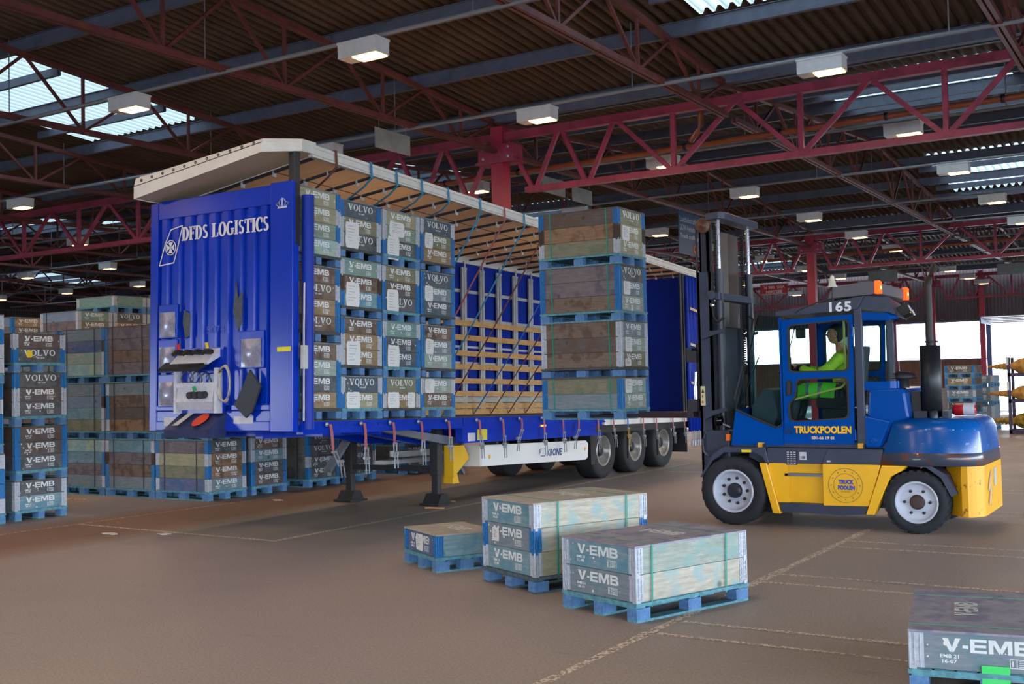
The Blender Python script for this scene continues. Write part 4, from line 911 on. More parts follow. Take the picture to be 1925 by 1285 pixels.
# far side: posts, slats, curtain
tp('far_curtain', MB().box(W_-.04, W_-.02, .1, LEN, 0, fz-.08), CURT)
for i in range(18):
    y = .55+.605*i+.6
    p_ = tp('side_post', MB().box(W_+.02,W_+.06,y-.075,y+.075,0,2.72).box(W_+.06,W_+.075,y-.02,y+.02,0,2.85).box(W_+.03,W_+.06,y-.09,y+.09,2.7,2.74), ALU)
SL = [(2.3,.06,0),(1.78,.06,0),(1.69,.1,1),(1.42,.1,1),(1.13,.1,1),(.88,.1,1),(.96,.04,0),(.62,.1,1),(1.26,.04,0)]
for z, h_, wd_ in SL: tp('wooden_slat' if wd_ else 'curtain_strip', MB().box(W_+.08 if wd_ else W_-.015, W_+.11 if wd_ else W_, .6, 11.2, z-h_/2, z+h_/2), PINE if wd_ else ALU)
for i, z in enumerate((.05, .16, .27, .385)): tp('wooden_slat', MB().box(W_+.08, W_+.11, .6, 11.2, z-.05, z+.05), PINE if i != 2 else WM('cream'))
tp('end_wall', MB().box(W_, -.02, LEN, LEN+.05, -.1, fz), CURT); tp('rear_post', MB().box(-.12, 0, LEN-.1, LEN+.02, -.3, 3.0), CHB)
# gathered curtain at the rear end
mb = MB(); pl = []
for i in range(25):
    a = i/24; y = 11.75+.75*a; x = .06+.05*math.sin(a*26)
    pl.append((x, y))
vs = [(x, y, z) for z in (-.42, 1.2, 2.84) for x, y in [(p[0]*(1 if z < 2 else .6), p[1]) for p in pl]]
mb.add(vs, [(r*25+i, r*25+i+1, (r+1)*25+i+1, (r+1)*25+i) for r in range(2) for i in range(24)], True)
cu_ = tp('gathered_curtain', mb, CURT); sol = cu_.modifiers.new('solid', 'SOLIDIFY'); sol.thickness = .008
mb = MB()
for z in (2.1, 1.35, .55): mb.bar((.125,11.8,z+.05),(.125,12.5,z-.02),.006,.05)
tp('curtain_strap', mb, mat('strap_beige', 'c8b89a', .6), cu_); mb = MB()
for k in range(7): y = 11.85+.1*k; mb.bar((.1,y,-.4),(.1,y+.01,-.62),.02,.006); mb.box(.08,.12,y-.02,y+.03,-.72,-.6)
tp('curtain_buckle', mb, GALV, cu_)
mb = MB(); mb.tube([(.03,11.6,0),(.03,11.5,2.86)], .03, 6); mb.tube([(.03,11.72,0),(.03,11.66,2.86)], .02, 6); tp('sliding_post', mb, CHB)
tp('info_plate', MB().box(W_+.0,W_+.01,12.0,12.2,.9,1.2).box(W_,W_+.01,12.05,12.15,.5,.8), ALU)
# ratchet straps hanging from the side rail
WEB = mat('webbing_red', 'a35a62', .8, 0, .2, 40); WEBB = mat('webbing_blue', '2c62a8', .8); WEBBR = mat('webbing_brown', '6d3f3c', .8, 0, .2, 30); WEBT = mat('webbing_teal', '2f7fa6', .8)
RAT = mat('ratchet_steel', 'a3a8b0', .35, .6, .2, 30); RATG = mat('ratchet_gold', 'c8a860', .35, .6)
SY = [.57,1.22,1.81,2.43,3.08,3.86,4.51,5.06,5.75,6.38,6.93,7.64,8.24,8.83,9.5,10.1,10.9,11.49]
DESC = ['hanging below the second crate stack by the blue post','left of the far landing leg','right of the far landing leg','below the third crate stack','just left of the near landing leg','in front of the yellow chocks','at the left end of the white side guard','folded short above the white side guard',"over the maker's name on the side guard",'right of the name on the side guard','twisted at the right end of the side guard','just left of the first trailer wheel','in front of the first trailer wheel','with blue webbing between first and second wheel','in front of the second wheel','between second and third wheel','in front of the third wheel','behind the third wheel near the rear']
for i, y in enumerate(SY):
    blue = i == 13; L1 = (.36,.34,.3,.29,.26,.27,.28,.2,.28,.27,.24,.27,.26,.26,.3,.32,.28,.3)[i]; tw = (.12,0,.0,.0,0,.02,0,-.12,0,0,-.14,0,.03,0,0,.02,.02,0)[i]
    t = thing('ratchet_strap', 'ratchet strap %s' % DESC[i], 'strap', group='ratchet straps along the trailer side')
    t.matrix_world = TR @ Matrix.Translation((.06, y, -.05))
    z1 = -L1; part('webbing', MB().ribbon([(0,-.05,0),(.02,.0,.0),(.02,.02,-.08),(.02,.03+tw*.2,z1)], (0,.024,0)), (WEBB if blue else WEB), t)
    part('hook', MB().lathe((.0,-.06,-.0), [(0,0),(.012,.03),(.02,.03),(.03,.0)], 'x', 10), RAT, t)
    mm = RATG if blue else RAT; y0 = .03+tw*.2; y1 = y0+tw; mb = MB()
    for s in (-.03, .03): mb.bar((.03,y0+s,z1+.04),(.03,y1+s,z1-.16),.02,.008,(1,0,0)); mb.bar((.045,y1+s*.9,z1-.1),(.05,y1+s*1.1+tw*.3,z1-.3),.016,.008,(1,0,0))
    mb.tube([(.03,y0-.04,z1+.02),(.03,y0+.04,z1+.02)], .012, 6); mb.tube([(.03,y1-.05,z1-.1),(.03,y1+.05,z1-.1)], .022, 8)
    if i in (6,8,9,13,15,11): mb.bar((.05,y1-.04+tw*.3,z1-.3),(.05,y1+.04+tw*.3,z1-.3),.01,.012,(1,0,0))
    part('ratchet', mb, mm, t)
# long lashing straps from the raised roof edge down to the far side of the deck
TY = [.71,1.4,1.94,2.51,3.15,3.98,4.66,5.25,5.9,6.9,7.48,8.1,8.75,9.6]
TC = [WEBBR,WEBT,WEBT,WEBT,WEBT,WEBT,WEB,WEBT,WEBBR,WEBB,WEBBR,WEBBR,WEBBR,WEBBR]
TD = ['brown, over the roof edge beside the corner post','blue, second over the roof edge from the front','blue, third over the roof edge from the front','blue, over the third crate stack','blue, over the fourth crate stack','blue, just right of the crate stacks','red, running down the open trailer side','light blue, crossing in front of the grey posts','brown, crossing behind the light blue one','dark blue, ending on the trailer deck left of the lifted crates','dark red, ending on the deck, second from the left','thin brown, ending on the deck, third from the left','brown, ending on the deck beside the lifted crates','brown, hidden by the lifted crates']
for i, y in enumerate(TY):
    t = thing('lashing_strap', 'long lashing strap %s' % TD[i], 'strap', group='long lashing straps inside the trailer'); t.matrix_world = TR.copy()
    e = RN(y); w1 = (0,.022,0)
    if i < 5: pts = [(-.06,y-.02,e+.15),(.05,y,e+.15),(.065,y,e-.06),(-.1,y+.03,e-.16),(-.5,y+.12,2.895),(-.9,y+.2,2.89),(-1.35,y+.28,2.885),(-1.42,y+.3,2.7),(-2.38,y+.5,.01)]
    else: pts = [(-.06,y-.02,e+.15),(.05,y,e+.15),(.065,y,e-.06),(.0,y+.02,e-.14),(-1.2,y+.25,e-1.68),(-2.38,y+.5,.01)]
    part('webbing', MB().ribbon(pts, w1, .0015), TC[i], t)
# ------------------------------------------------------------------ forklift (frame origin between the axles, front towards -x)
FB = mat('truck_blue', '0048a0', .2, 0, .08, 2, spec=.16); FY = mat('truck_yellow', 'eeb418', .38, 0, .08, 3, coat=.2); FD = mat('truck_grey', '353c52', .42, 0, .15, 4); FK = mat('mast_black', '23283a', .42, 0, .2, 5)
TYF = mat('tyre_truck', '20242f', .8, 0, .25, 12); RIMF = mat('rim_white', 'bcc3d6', .45, 0, .1, 8); CHROME = mat('chrome', 'd8dcea', .15, .9); RBR = mat('rubber_seal', '22222a', .6)
fk = thing('forklift_truck', 'blue and yellow forklift truck with glazed cab and raised forks', 'forklift', (-4.0, 13.48, 0))
def fp(name, mb, m, parent=fk, **k): return part(name, mb, m, parent, **k)
# wheels
for s in (-1, 1):
    wheel(fk, (-.87, s*.82, .405), .405, .32, .25, TYF, RIMF, s, .09, 9, FK, 'y'); wheel(fk, (1.235, s*.8, .345), .345, .27, .225, TYF, RIMF, s, .05, 6, mat('hub_brown','3a2d28',.6), 'y')
for c_, R in (((-.87,.405), .405), ((1.235,.345), .345)):
    for s in (-1, 1):
        mb = MB()
        for k in range(26):
            t = 2*PI*k/26; mb.bar((c_[0]+R*.985*math.cos(t), s*.8, c_[1]+R*.985*math.sin(t)), (c_[0]+R*.985*math.cos(t+.1), s*.62, c_[1]+R*.985*math.sin(t+.1)), .045, .02, (math.cos(t), 0, math.sin(t)))
        fp('tread_lug', mb, TYF)
fp('front_axle', MB().box(-.97,-.77,-.6,.6,.3,.5), FK); fp('rear_axle', MB().box(1.18,1.28,-.6,.6,.28,.42), FK)
# chassis, side panels
ch = fp('chassis', MB().box(-.75, 1.0, -.55, .55, .24, .95).box(-.45, .9, -.62, .62, .3, .93), FD)
sd = MB()
for s in (-1, 1):
    y0, y1 = (.62, .80) if s > 0 else (-.80, -.62)
    sd.box(-.44, .88, y0, y1, .745, .925)
fp('side_beam', sd, FD, ch, bevel=.01)
for s in (-1, 1):
    a, b = sorted((s*.81, s*.60)); c2, d2 = sorted((s*.83, s*.72))
    f_ = fp('front_fender', MB().prism([(-1.29,.56),(-1.26,.56),(-1.12,.76),(-.97,.86),(-.6,.87),(-.5,.82),(-.44,.7),(-.42,.75),(-.46,.93),(-.98,.93),(-1.12,.84)], a, b), FD, bevel=.008)
    fp('front_side_bar', MB().prism([(-.53,.745),(-.44,.745),(-.29,.16),(-.38,.16)], c2, d2), FY, bevel=.008)
    a, b = sorted((s*.79, s*.62))
    fp('step_recess', MB().box(-.4,.21,*sorted((s*.70,s*.60)),.28,.75), FY); fp('side_panel', MB().prism([(-.44,.745),(-.2,.745),(-.2,.29),(-.32,.29)], a, b), FY)
    fp('battery_panel', MB().prism([(.21,.75),(.87,.75),(.72,.28),(.21,.27)], *sorted((s*.81,s*.62))), FY, bevel=.012)
    fp('panel_cap', MB().prism([(.2,.75),(.87,.75),(.9,.92),(.28,.92)], *sorted((s*.815,s*.7))), FD, bevel=.01)
    fp('lower_skirt', MB().prism([(-.31,.29),(.71,.28),(.68,.19),(.45,.17),(-.28,.18)], *sorted((s*.80,s*.6))), FD)
    fp('step_tread', MB().box(-.24,.21,*sorted((s*.79,s*.68)),.60,.63), GREY)
    fp('rear_side_bar', MB().prism([(.88,.745),(1.15,.745),(1.1,.69),(.97,.62),(.78,.19),(.69,.19)], *sorted((s*.82,s*.66))), FY, bevel=.008)
    fp('rear_mudguard', MB().prism([(1.15,.74),(1.35,.73),(1.5,.62),(1.6,.42),(1.66,.45),(1.55,.66),(1.38,.76)], *sorted((s*.80,s*.5))), FD)
dec = MB().lathe((.47,-.813,.51), [(0,.195),(-.002,.195),(-.002,.19),(0,.19)], 'y', 40).lathe((.47,-.813,.51), [(0,.135),(-.002,.135),(-.002,.131),(0,.131)], 'y', 36)
for k in range(12): dec.lathe((.47+.162*math.cos(k*PI/6), -.813, .51+.162*math.sin(k*PI/6)), [(0,.008),(-.002,0)], 'y', 6)
dm = mat('decal_blue', '1c3fae', .5); bp_ = fp('round_emblem', dec, mat('decal_grey', '6a6040', .5), fk)
for s_, w_, z in (('TRUCK', .17, .525), ('POOLEN', .19, .46)): obj('lettering', text_mesh(s_, w_, .05, .06, dm, 'y'), bp_, loc=(.48, -.8145, z))
obj('lettering', text_mesh('GÖTEBORG', .11, .018, .0, MATS['decal_grey'], 'y'), bp_, loc=(.47, -.8145, .43))
dp = fp('data_plate', MB().box(-.21,-.08,-.806,-.80,.73,.9), FK); mb = MB()
for r in range(6):
    for c_ in range(3): mb.box(-.2+.04*c_, -.175+.04*c_, -.808, -.806, .745+.025*r, .757+.025*r)
fp('plate_print', mb, WP, dp); np_ = fp('noise_plate', MB().box(-.05,.03,-.806,-.80,.79,.88), WP); obj('lettering', text_mesh('108', .05, .035, .03, FK, 'y'), np_, loc=(-.01,-.8075,.80))
fp('yellow_tag', MB().box(-.74,-.63,-.84,-.812,.87,.90), mat('tag_yellow', 'e8d020', .5)); fp('white_tag', MB().box(.27,.31,-.822,-.815,.77,.79), WP)
for x in (-.55, .62): m_ = fp('cab_mount', MB().box(x,x+.06,-.80,-.74,.93,.985), mat('mount_yellow', 'd8a020', .5)); fp('mount_clamp', MB().box(x-.02,x,-.81,-.73,.93,.97).box(x+.06,x+.08,-.81,-.73,.93,.97), FK, m_)
# counterweight and rear
mb = MB(); rows = []
def cw_ring(z, inset, xf): 
    pts = []; x1 = 1.9-inset; y1 = .81-inset
    P0 = [(xf,-y1),(x1,-y1),(x1,y1),(xf,y1)]; r_ = .3
    out = [(xf,-y1)]
    for (cx, cy, a0) in ((x1-r_,-y1+r_,-90),(x1-r_,y1-r_,0)):
        for k in range(9): t = math.radians(a0+k*90/8); out.append((cx+r_*math.cos(t), cy+r_*math.sin(t)))
    out.append((xf, y1)); return [(x, y, z) for x, y in out]
def loft(rings, m, name, cap=True):
    n = len(rings[0]); vs = [v for r in rings for v in r]; fs = [(i*n+k, i*n+(k+1)%n, (i+1)*n+(k+1)%n, (i+1)*n+k) for i in range(len(rings)-1) for k in range(n)]
    b = MB().add(vs, fs, True); b.add(rings[0], [tuple(range(n))]); b.add(rings[-1], [tuple(range(n))]); return fp(name, b, m)
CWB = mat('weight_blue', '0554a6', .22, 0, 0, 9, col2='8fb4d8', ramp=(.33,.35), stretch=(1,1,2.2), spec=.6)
CWD = mat('weight_band', '3a4256', .3, 0, 0, 5, col2='6b3a28', ramp=(.42,.45), coat=.4)
cwt = loft([cw_ring(.885,.0,.90), cw_ring(1.12,.02,.98), cw_ring(1.2,.045,1.0), cw_ring(1.245,.09,1.02), cw_ring(1.265,.17,1.06)], CWB, 'counterweight')
loft([cw_ring(.745,.0,.86), cw_ring(.755,-.012,.86), cw_ring(.88,-.004,.90), cw_ring(.886,.0,.9)], CWD, 'bumper_band')
yel = MB(); 
out = []
for (cx, cy, a0) in ((1.62,-.52,-60),(1.62,.52,0)):
    for k in range(7): t = math.radians(a0+k*60/6); out.append((cx+.29*math.cos(t), cy+.29*math.sin(t)))
pg = [(1.70,-.76)]+out+[(1.70,.76),(1.5,.5),(1.5,-.5)]
CWY = mat('weight_yellow', 'e0a410', .45, 0, 0, 10, col2='8a5428', ramp=(.33,.37))
yb = fp('rear_block', MB().prism(pg, .2, .745, 'z'), CWY)
mb = MB()
for z in (.4, .56): mb.bar((1.925,-.42,z-.09),(1.925,-.26,z+.09),.04,.004,(1,0,0))
mb.box(1.912,1.918,.0,.14,.48,.68); fp('reflective_stripe', mb, ALU, yb)
# engine hood
hd = fp('engine_hood', MB().prism([(.70,.93),(.72,1.3),(.74,1.58),(.78,1.6),(1.10,1.6),(1.14,1.55),(1.18,1.26),(1.02,1.22),(.88,.93)], -.74, .72), FB, bevel=.03)
fp('side_cover', MB().prism([(.70,.94),(.70,1.3),(.98,1.24),(.86,.94)], -.79, -.73).prism([(.70,.94),(.70,1.3),(.98,1.24),(.86,.94)], .7, .78), FB, bevel=.02)
fp('fuel_cap', MB().lathe((.8,-.792,1.02), [(0,.04),(-.008,.04),(-.008,.028),(-.004,.02),(-.012,.01),(-.012,0)], 'y', 20), FB)
mb = MB()
for k in range(7): mb.box(1.17, 1.32, -.5, .5, 1.3+.036*k, 1.315+.036*k)
fp('grille_fin', mb, mat('fin_olive', '4a4c44', .5)); fp('radiator', MB().box(1.16,1.26,-.52,.52,1.26,1.56), BLACK)
fp('air_intake', MB().lathe((1.08,-.5,1.6), [(0,.06),(.1,.06),(.105,.135),(.12,.14),(.16,.12),(.185,.06),(.19,0)], 'z', 24), RBR)
mf = fp('muffler', MB().lathe((1.37,-.48,1.27), [(0,0),(0,.112),(.8,.112),(.8,.04)], 'z', 28), mat('muffler_black', '23252c', .4, .3, 0, 60, col2='6a6e78', ramp=(.30,.33)))
fp('exhaust_pipe', MB().tube([(1.37,-.48,2.07),(1.37,-.48,2.74),(1.385,-.48,2.83),(1.42,-.48,2.9),(1.47,-.48,2.97)], .042, 14), mat('exhaust', '2c2529', .6, .0, .2, 8), mf)
fp('pipe_clamp', MB().lathe((1.37,-.48,2.1), [(0,.046),(0,.055),(.02,.055),(.02,.046)], 'z', 16).box(1.37,1.46,-.49,-.47,2.1,2.12), FK, mf)
fp('muffler_bracket', MB().box(1.2,1.34,-.6,-.4,1.262,1.34).box(1.5,1.56,-.6,-.4,1.262,1.34).lathe((1.42,-.64,1.262), [(0,.045),(.07,.045),(.09,.02),(.09,0)], 'z', 14), FK)
ext = thing('fire_extinguisher', 'red fire extinguisher lying on the counterweight behind the muffler', 'fire extinguisher', (-4+1.62, 13.48-.1, 1.34))
part('cylinder', MB().lathe((-.1,0,0), [(0,0),(.0,.05),(.03,.07),(.2,.07),(.25,.04),(.25,0)], 'x', 20), mat('ext_red', 'c01a28', .3), ext); part('label', MB().lathe((.02,0,0), [(0,.0712),(.12,.0712)], 'x', 20), WP, ext); part('valve', MB().box(.15,.2,-.02,.02,-.02,.05), BLACK, ext)
# cab
cab = bpy.data.objects.new('cab', None); C.objects.link(cab); cab.parent = fk
def glass_mat():
    m = bpy.data.materials.new('cab_glass'); m.use_nodes = True; N = m.node_tree.nodes; L = m.node_tree.links; N.remove(N['Principled BSDF'])
    a = N.new('ShaderNodeBsdfTransparent'); a.inputs[0].default_value = (.76,.88,.88,1); g = N.new('ShaderNodeBsdfGlossy'); g.inputs['Roughness'].default_value = .04; fr = N.new('ShaderNodeFresnel'); fr.inputs[0].default_value = 1.45
    x = N.new('ShaderNodeMixShader'); sc_ = N.new('ShaderNodeMath'); sc_.operation = 'MULTIPLY'; sc_.inputs[1].default_value = .12; L.new(fr.outputs[0], sc_.inputs[0]); L.new(sc_.outputs[0], x.inputs[0]); L.new(a.outputs[0], x.inputs[1]); L.new(g.outputs[0], x.inputs[2]); L.new(x.outputs[0], N['Material Output'].inputs[0]); return m
GL = glass_mat()
door = [(-.25,.97),(.57,.97),(.60,2.45),(-.25,2.42)]
w1 = rpoly([(-.17,1.80),(.54,1.80),(.56,2.40),(-.17,2.36)], .07); w2 = rpoly([(-.09,1.73),(.53,1.74),(.53,1.26),(-.18,1.22),(-.19,1.44),(-.1,1.52)], .07)
hdl = rpoly([(-.215,1.52),(-.13,1.54),(-.125,1.72),(-.21,1.71)], .04)
def inset(pl, c_, k): return [(c_[0]+(x-c_[0])*k, c_[1]+(y-c_[1])*k) for x, y in pl]
front_glass = rpoly([(-.83,1.38),(-.34,1.17),(-.265,1.2),(-.265,2.46),(-.52,2.5)], .04)
fpanel = [(-.90,.95),(-.255,.95),(-.255,1.19),(-.34,1.155),(-.6,1.26),(-.835,1.375)]
for s in (-1, 1):
    Y = s*.73
    d_ = obj('cab_door', plate_mesh('cab_door', [door, w1, w2, hdl], .03, FB, 'y', Y), cab)
    obj('window_seal', plate_mesh('window_seal', [w1, inset(w1, (.2,2.1), .945)], .045, RBR, 'y', Y), d_); obj('window_seal', plate_mesh('window_seal', [w2, inset(w2, (.18,1.48), .93)], .045, RBR, 'y', Y), d_)
    obj('window_pane', plate_mesh('window_pane', [inset(w1, (.2,2.1), .96)], .006, GL, 'y', Y), d_); obj('window_pane', plate_mesh('window_pane', [inset(w2, (.18,1.48), .95)], .006, GL, 'y', Y), d_)
    obj('door_handle', plate_mesh('door_handle', [hdl], .01, RBR, 'y', Y+s*-.01), d_); fp('handle_bar', MB().box(-.19,-.15,*sorted((Y,Y+s*.02)),1.55,1.69), FK, d_)
    fp('pane_divider', MB().box(.16,.172,Y-.006,Y+.006,1.82,2.37), FK, d_)
    mb = MB()
    for z in (1.02, 2.2): mb.tube([(.585,Y+s*.02,z),(.585,Y+s*.02,z+.12)], .012, 8)
    fp('door_hinge', mb, FB, d_)
    g = obj('front_side_window', plate_mesh('front_side_window', [front_glass], .006, GL, 'y', Y), cab)
    fp('front_side_panel', MB().prism(fpanel, *sorted((Y-.012, Y+.012))), FB, cab)
    mb = MB(); sp = [(-.835,1.375,),(-.6,1.265),(-.34,1.16),(-.28,1.18),(-.262,1.25)]; mb.tube([(x, Y+s*.008, z) for x, z in sp], .014, 8); fp('window_seal', mb, RBR, g)
    fp('window_seal', MB().tube([(-.835,Y,1.38),(-.52,Y,2.5),(-.265,Y,2.46)], .01, 6), RBR, g)
    fp('pillar', MB().box(.61,.70,*sorted((Y-s*.03,Y+s*.03)),.97,2.52), FD, cab, bevel=.008)
    fp('pillar', MB().bar((-.255,Y,1.19),(-.258,Y,2.45),.03,.03), FB, cab)
    if s > 0: continue
    rg = obj('rear_side_window', plate_mesh('rear_side_window', [rpoly([(.71,1.68),(.98,1.68),(.97,2.38),(.71,2.38)], .02)], .006, GL, 'y', s*.71), cab)
    fp('rear_header', MB().prism([(.70,2.38),(1.0,2.36),(1.0,2.44),(.70,2.47)], *sorted((s*.7,s*.74))), FB, cab)
    fp('rear_lower_panel', MB().box(.70,.98,*sorted((s*.69,s*.73)),1.58,1.68), FB, cab)
if True:
    o = obj('lettering', text_mesh('TRUCKPOOLEN', .66, .085, .05, mat('shadow_navy', '0a1c3a', .5), 'y'), cab, loc=(.218,-.7475,1.085)); o2 = obj('lettering', text_mesh('TRUCKPOOLEN', .66, .085, .045, mat('letter_yellow', 'f0bc18', .5), 'y'), cab, loc=(.21,-.7495,1.093))
    obj('lettering', text_mesh('031-66 19 81', .26, .035, .03, mat('letter_peach', 'e8c080', .5), 'y'), cab, loc=(.21,-.747,1.025))
    mb = MB(); X, Z = -.225, 1.09
    for p, q in (((0,.03),(0,.07)),((0,.07),(.04,.07)),((.04,.07),(.05,.03)),((-.01,.03),(.09,.03)),((-.01,.03),(-.01,.015)),((-.01,.015),(.07,.015)),((.07,.0),(.07,.08)),((.07,.0),(.1,.0))): mb.bar((X+p[0],-.747,Z+p[1]),(X+q[0],-.747,Z+q[1]),.006,.003,(0,1,0))
    for x in (.005, .055): mb.lathe((X+x,-.747,Z+.005), [(0,.013),(-.002,.013),(-.002,.006),(0,.006)], 'y', 12)
    fp('truck_emblem', mb, BLACK, cab)
fp('cab_floor', MB().box(-.88,1.0,-.72,.72,.93,.99), FD, cab); fp('front_window', MB().add([(-.835,-.71,1.38),(-.835,.71,1.38),(-.52,.71,2.5),(-.52,-.71,2.5)], [(0,1,2,3)]), GL, cab)
fp('front_lower_panel', MB().add([(-.9,-.73,.95),(-.9,.73,.95),(-.835,.73,1.38),(-.835,-.73,1.38)], [(0,1,2,3)]), FB, cab)
fp('wiper', MB().bar((-.88,-.45,1.42),(-.72,-.2,2.0),.012,.012).bar((-.86,-.69,1.5),(-.72,-.72,1.95),.012,.02), FK, cab)
# rear window curving round
mb = MB(); arc = [(.96,-.71),(1.01,-.69),(1.04,-.64),(1.04,-.5),(.98,-.2),(.88,.15),(.76,.45),(.68,.68)]
mb.add([(x,y,1.68) for x,y in arc]+[(x-.03,y,2.38) for x,y in arc], [(i,i+1,i+1+len(arc),i+len(arc)) for i in range(len(arc)-1)], True); fp('rear_window', mb, GL, cab)
mb = MB(); mb.add([(x+.01,y,1.2) for x,y in arc]+[(x+.01,y,1.68) for x,y in arc], [(i,i+1,i+1+len(arc),i+len(arc)) for i in range(len(arc)-1)], True); mb.add([(x,y,2.38) for x,y in arc]+[(x-.02,y,2.46) for x,y in arc], [(i,i+1,i+1+len(arc),i+len(arc)) for i in range(len(arc)-1)], True); fp('rear_panel', mb, FB, cab)
roof = fp('cab_roof', MB().prism([(-.30,2.47),(-.30,2.52),(.30,2.60),(.74,2.65),(.66,2.50),(.0,2.47)], -.78, .78), FD, cab, bevel=.012)
_p = [(.66,2.50),(.74,2.65),(1.0,2.62),(1.07,2.42),(.98,2.46)]
fp('roof_rear_hood', MB().add([(x,-.74,z) for x, z in _p]+[(x-(.2 if x > .9 else 0),.72,z) for x, z in _p], [(0,1,2,3,4),(9,8,7,6,5)]+[(i,i+5,(i+1)%5+5,(i+1)%5) for i in range(5)]), FD, cab)
obj('lettering', text_mesh('165', .25, .115, .03, mat('num_white', 'dfe4ec', .5), 'y', spacing=1.1), roof, loc=(.47,-.7815,2.485))
ac = fp('roof_unit', MB().prism([(.30,2.64),(.36,2.78),(.80,2.82),(.86,2.80),(.86,2.68),(.80,2.66)], -.7, .74), mat('unit_grey', '5d5a62', .5, 0, .1, 4), cab, bevel=.012)
AMB = mat('amber_lamp', 'ff6018', .25, emit='ff4a08', estr=1.3)
for y in (-.66, .68): a_ = fp('amber_light', MB().prism([(y-.05,2.67),(y+.06,2.67),(y+.07,2.81),(y-.04,2.82)], .84, .90, 'x'), AMB, cab, bevel=.006); fp('lamp_core', MB().lathe((.901,y+.01,2.74), [(0,.02),(.004,0)], 'x', 10), mat('amber_core', 'ffd070', .3, emit='ffd070', estr=6), a_)
fp('beacon', MB().lathe((.36,-.68,2.775), [(0,.0),(0,.065),(.012,.065),(.014,.046),(.13,.02),(.14,0)], 'z', 20), mat('beacon_white', 'e6e2d4', .4), cab); fp('beacon_base', MB().tube([(.36,-.68,2.62),(.36,-.68,2.775)], .022, 10), RBR, cab)
for y, dx in ((-.55, 0), (.35, -.16)):
    l = fp('work_light', MB().prism([(1.04+dx,2.5),(1.16+dx,2.56),(1.2+dx,2.46),(1.1+dx,2.42)], y-.06, y+.06), BLACK, cab, bevel=.008); fp('light_lens', MB().add([(1.163+dx,y-.05,2.55),(1.163+dx,y+.05,2.55),(1.203+dx,y+.05,2.46),(1.203+dx,y-.05,2.46)], [(0,1,2,3)]), WHITE, l)
fp('warning_label', MB().add([(1.07,-.2,2.47),(1.07,.05,2.47),(1.045,.05,2.58),(1.045,-.2,2.58)], [(0,1,2,3)]), mat('label_yellow', 'c8c030', .6), cab)
fp('roof_cable', MB().tube([(.36,-.76,2.64),(.2,-.785,2.6),(.0,-.786,2.53),(-.05,-.786,2.5),(-.06,-.786,2.5)], .008, 6), RBR, cab)
# interior
st = fp('seat', MB().prism([(-.02,1.42),(.0,1.5),(.32,1.48),(.44,2.1),(.54,2.1),(.46,1.38),(.0,1.36)], -.24, .24), mat('seat_dark', '3a3236', .8), cab, bevel=.02); fp('seat_base', MB().box(.05,.4,-.2,.2,.99,1.36), BLACK, cab)
fp('dashboard', MB().prism([(-.78,.99),(-.78,1.4),(-.62,1.62),(-.5,1.6),(-.45,1.3),(-.55,.99)], -.35, .35), mat('dash_grey', '3c464e', .6), cab, bevel=.02)
stw = fp('steering_wheel', MB().tube([(-.40+.12*math.cos(t), .17*math.sin(t), 1.845+.05*math.cos(t)) for t in [2*PI*i/24 for i in range(25)]], .012, 8, False).tube([(-.40,0,1.845),(-.5,0,1.6)], .02, 8).bar((-.51,0,1.80),(-.29,0,1.89),.02,.01).bar((-.4,-.16,1.845),(-.4,.16,1.845),.02,.01), BLACK, cab)
fp('control_display', MB().box(-.60,-.52,.3,.46,1.78,2.0).tube([(-.56,.4,1.5),(-.56,.4,1.8)], .015, 6), BLACK, cab)
GR = mat('grab_yellow', 'd8c860', .5); fp('grab_rail', MB().tube([(.47,-.66,2.42),(.47,-.66,1.72),(.46,-.66,1.66),(.42,-.66,1.62),(-.17,-.66,1.48)], .013, 8), GR, cab)
mr = fp('rear_mirror', MB().box(-.10,.02,-.665,-.63,2.2,2.32), BLACK, cab, bevel=.02); fp('mirror_arm', MB().tube([(-.04,-.64,2.3),(-.04,-.66,2.42)], .008, 6), BLACK, mr)
cb = thing('clipboard', 'white clipboard with a printed sheet hanging inside the cab window', 'clipboard', (-4+.06, 13.48+.62, 1.86)); part('sheet', MB().prism([(-.08,.36),(.12,.38),(.2,-.02),(.02,-.02)], -.004, .004), PAPER, cb)
mb = MB()
for k in range(8): mb.box(-.05+.01*k, .04+.012*k, -.006, -.004, .3-.035*k, .306-.035*k)
part('print', mb, BLACK, cb); part('clip', MB().box(.06,.085,-.02,-.004,.16,.28), BLACK, cb)
fp('far_pillar', MB().box(.1,.2,.69,.71,1.74,2.46), FD, cab)
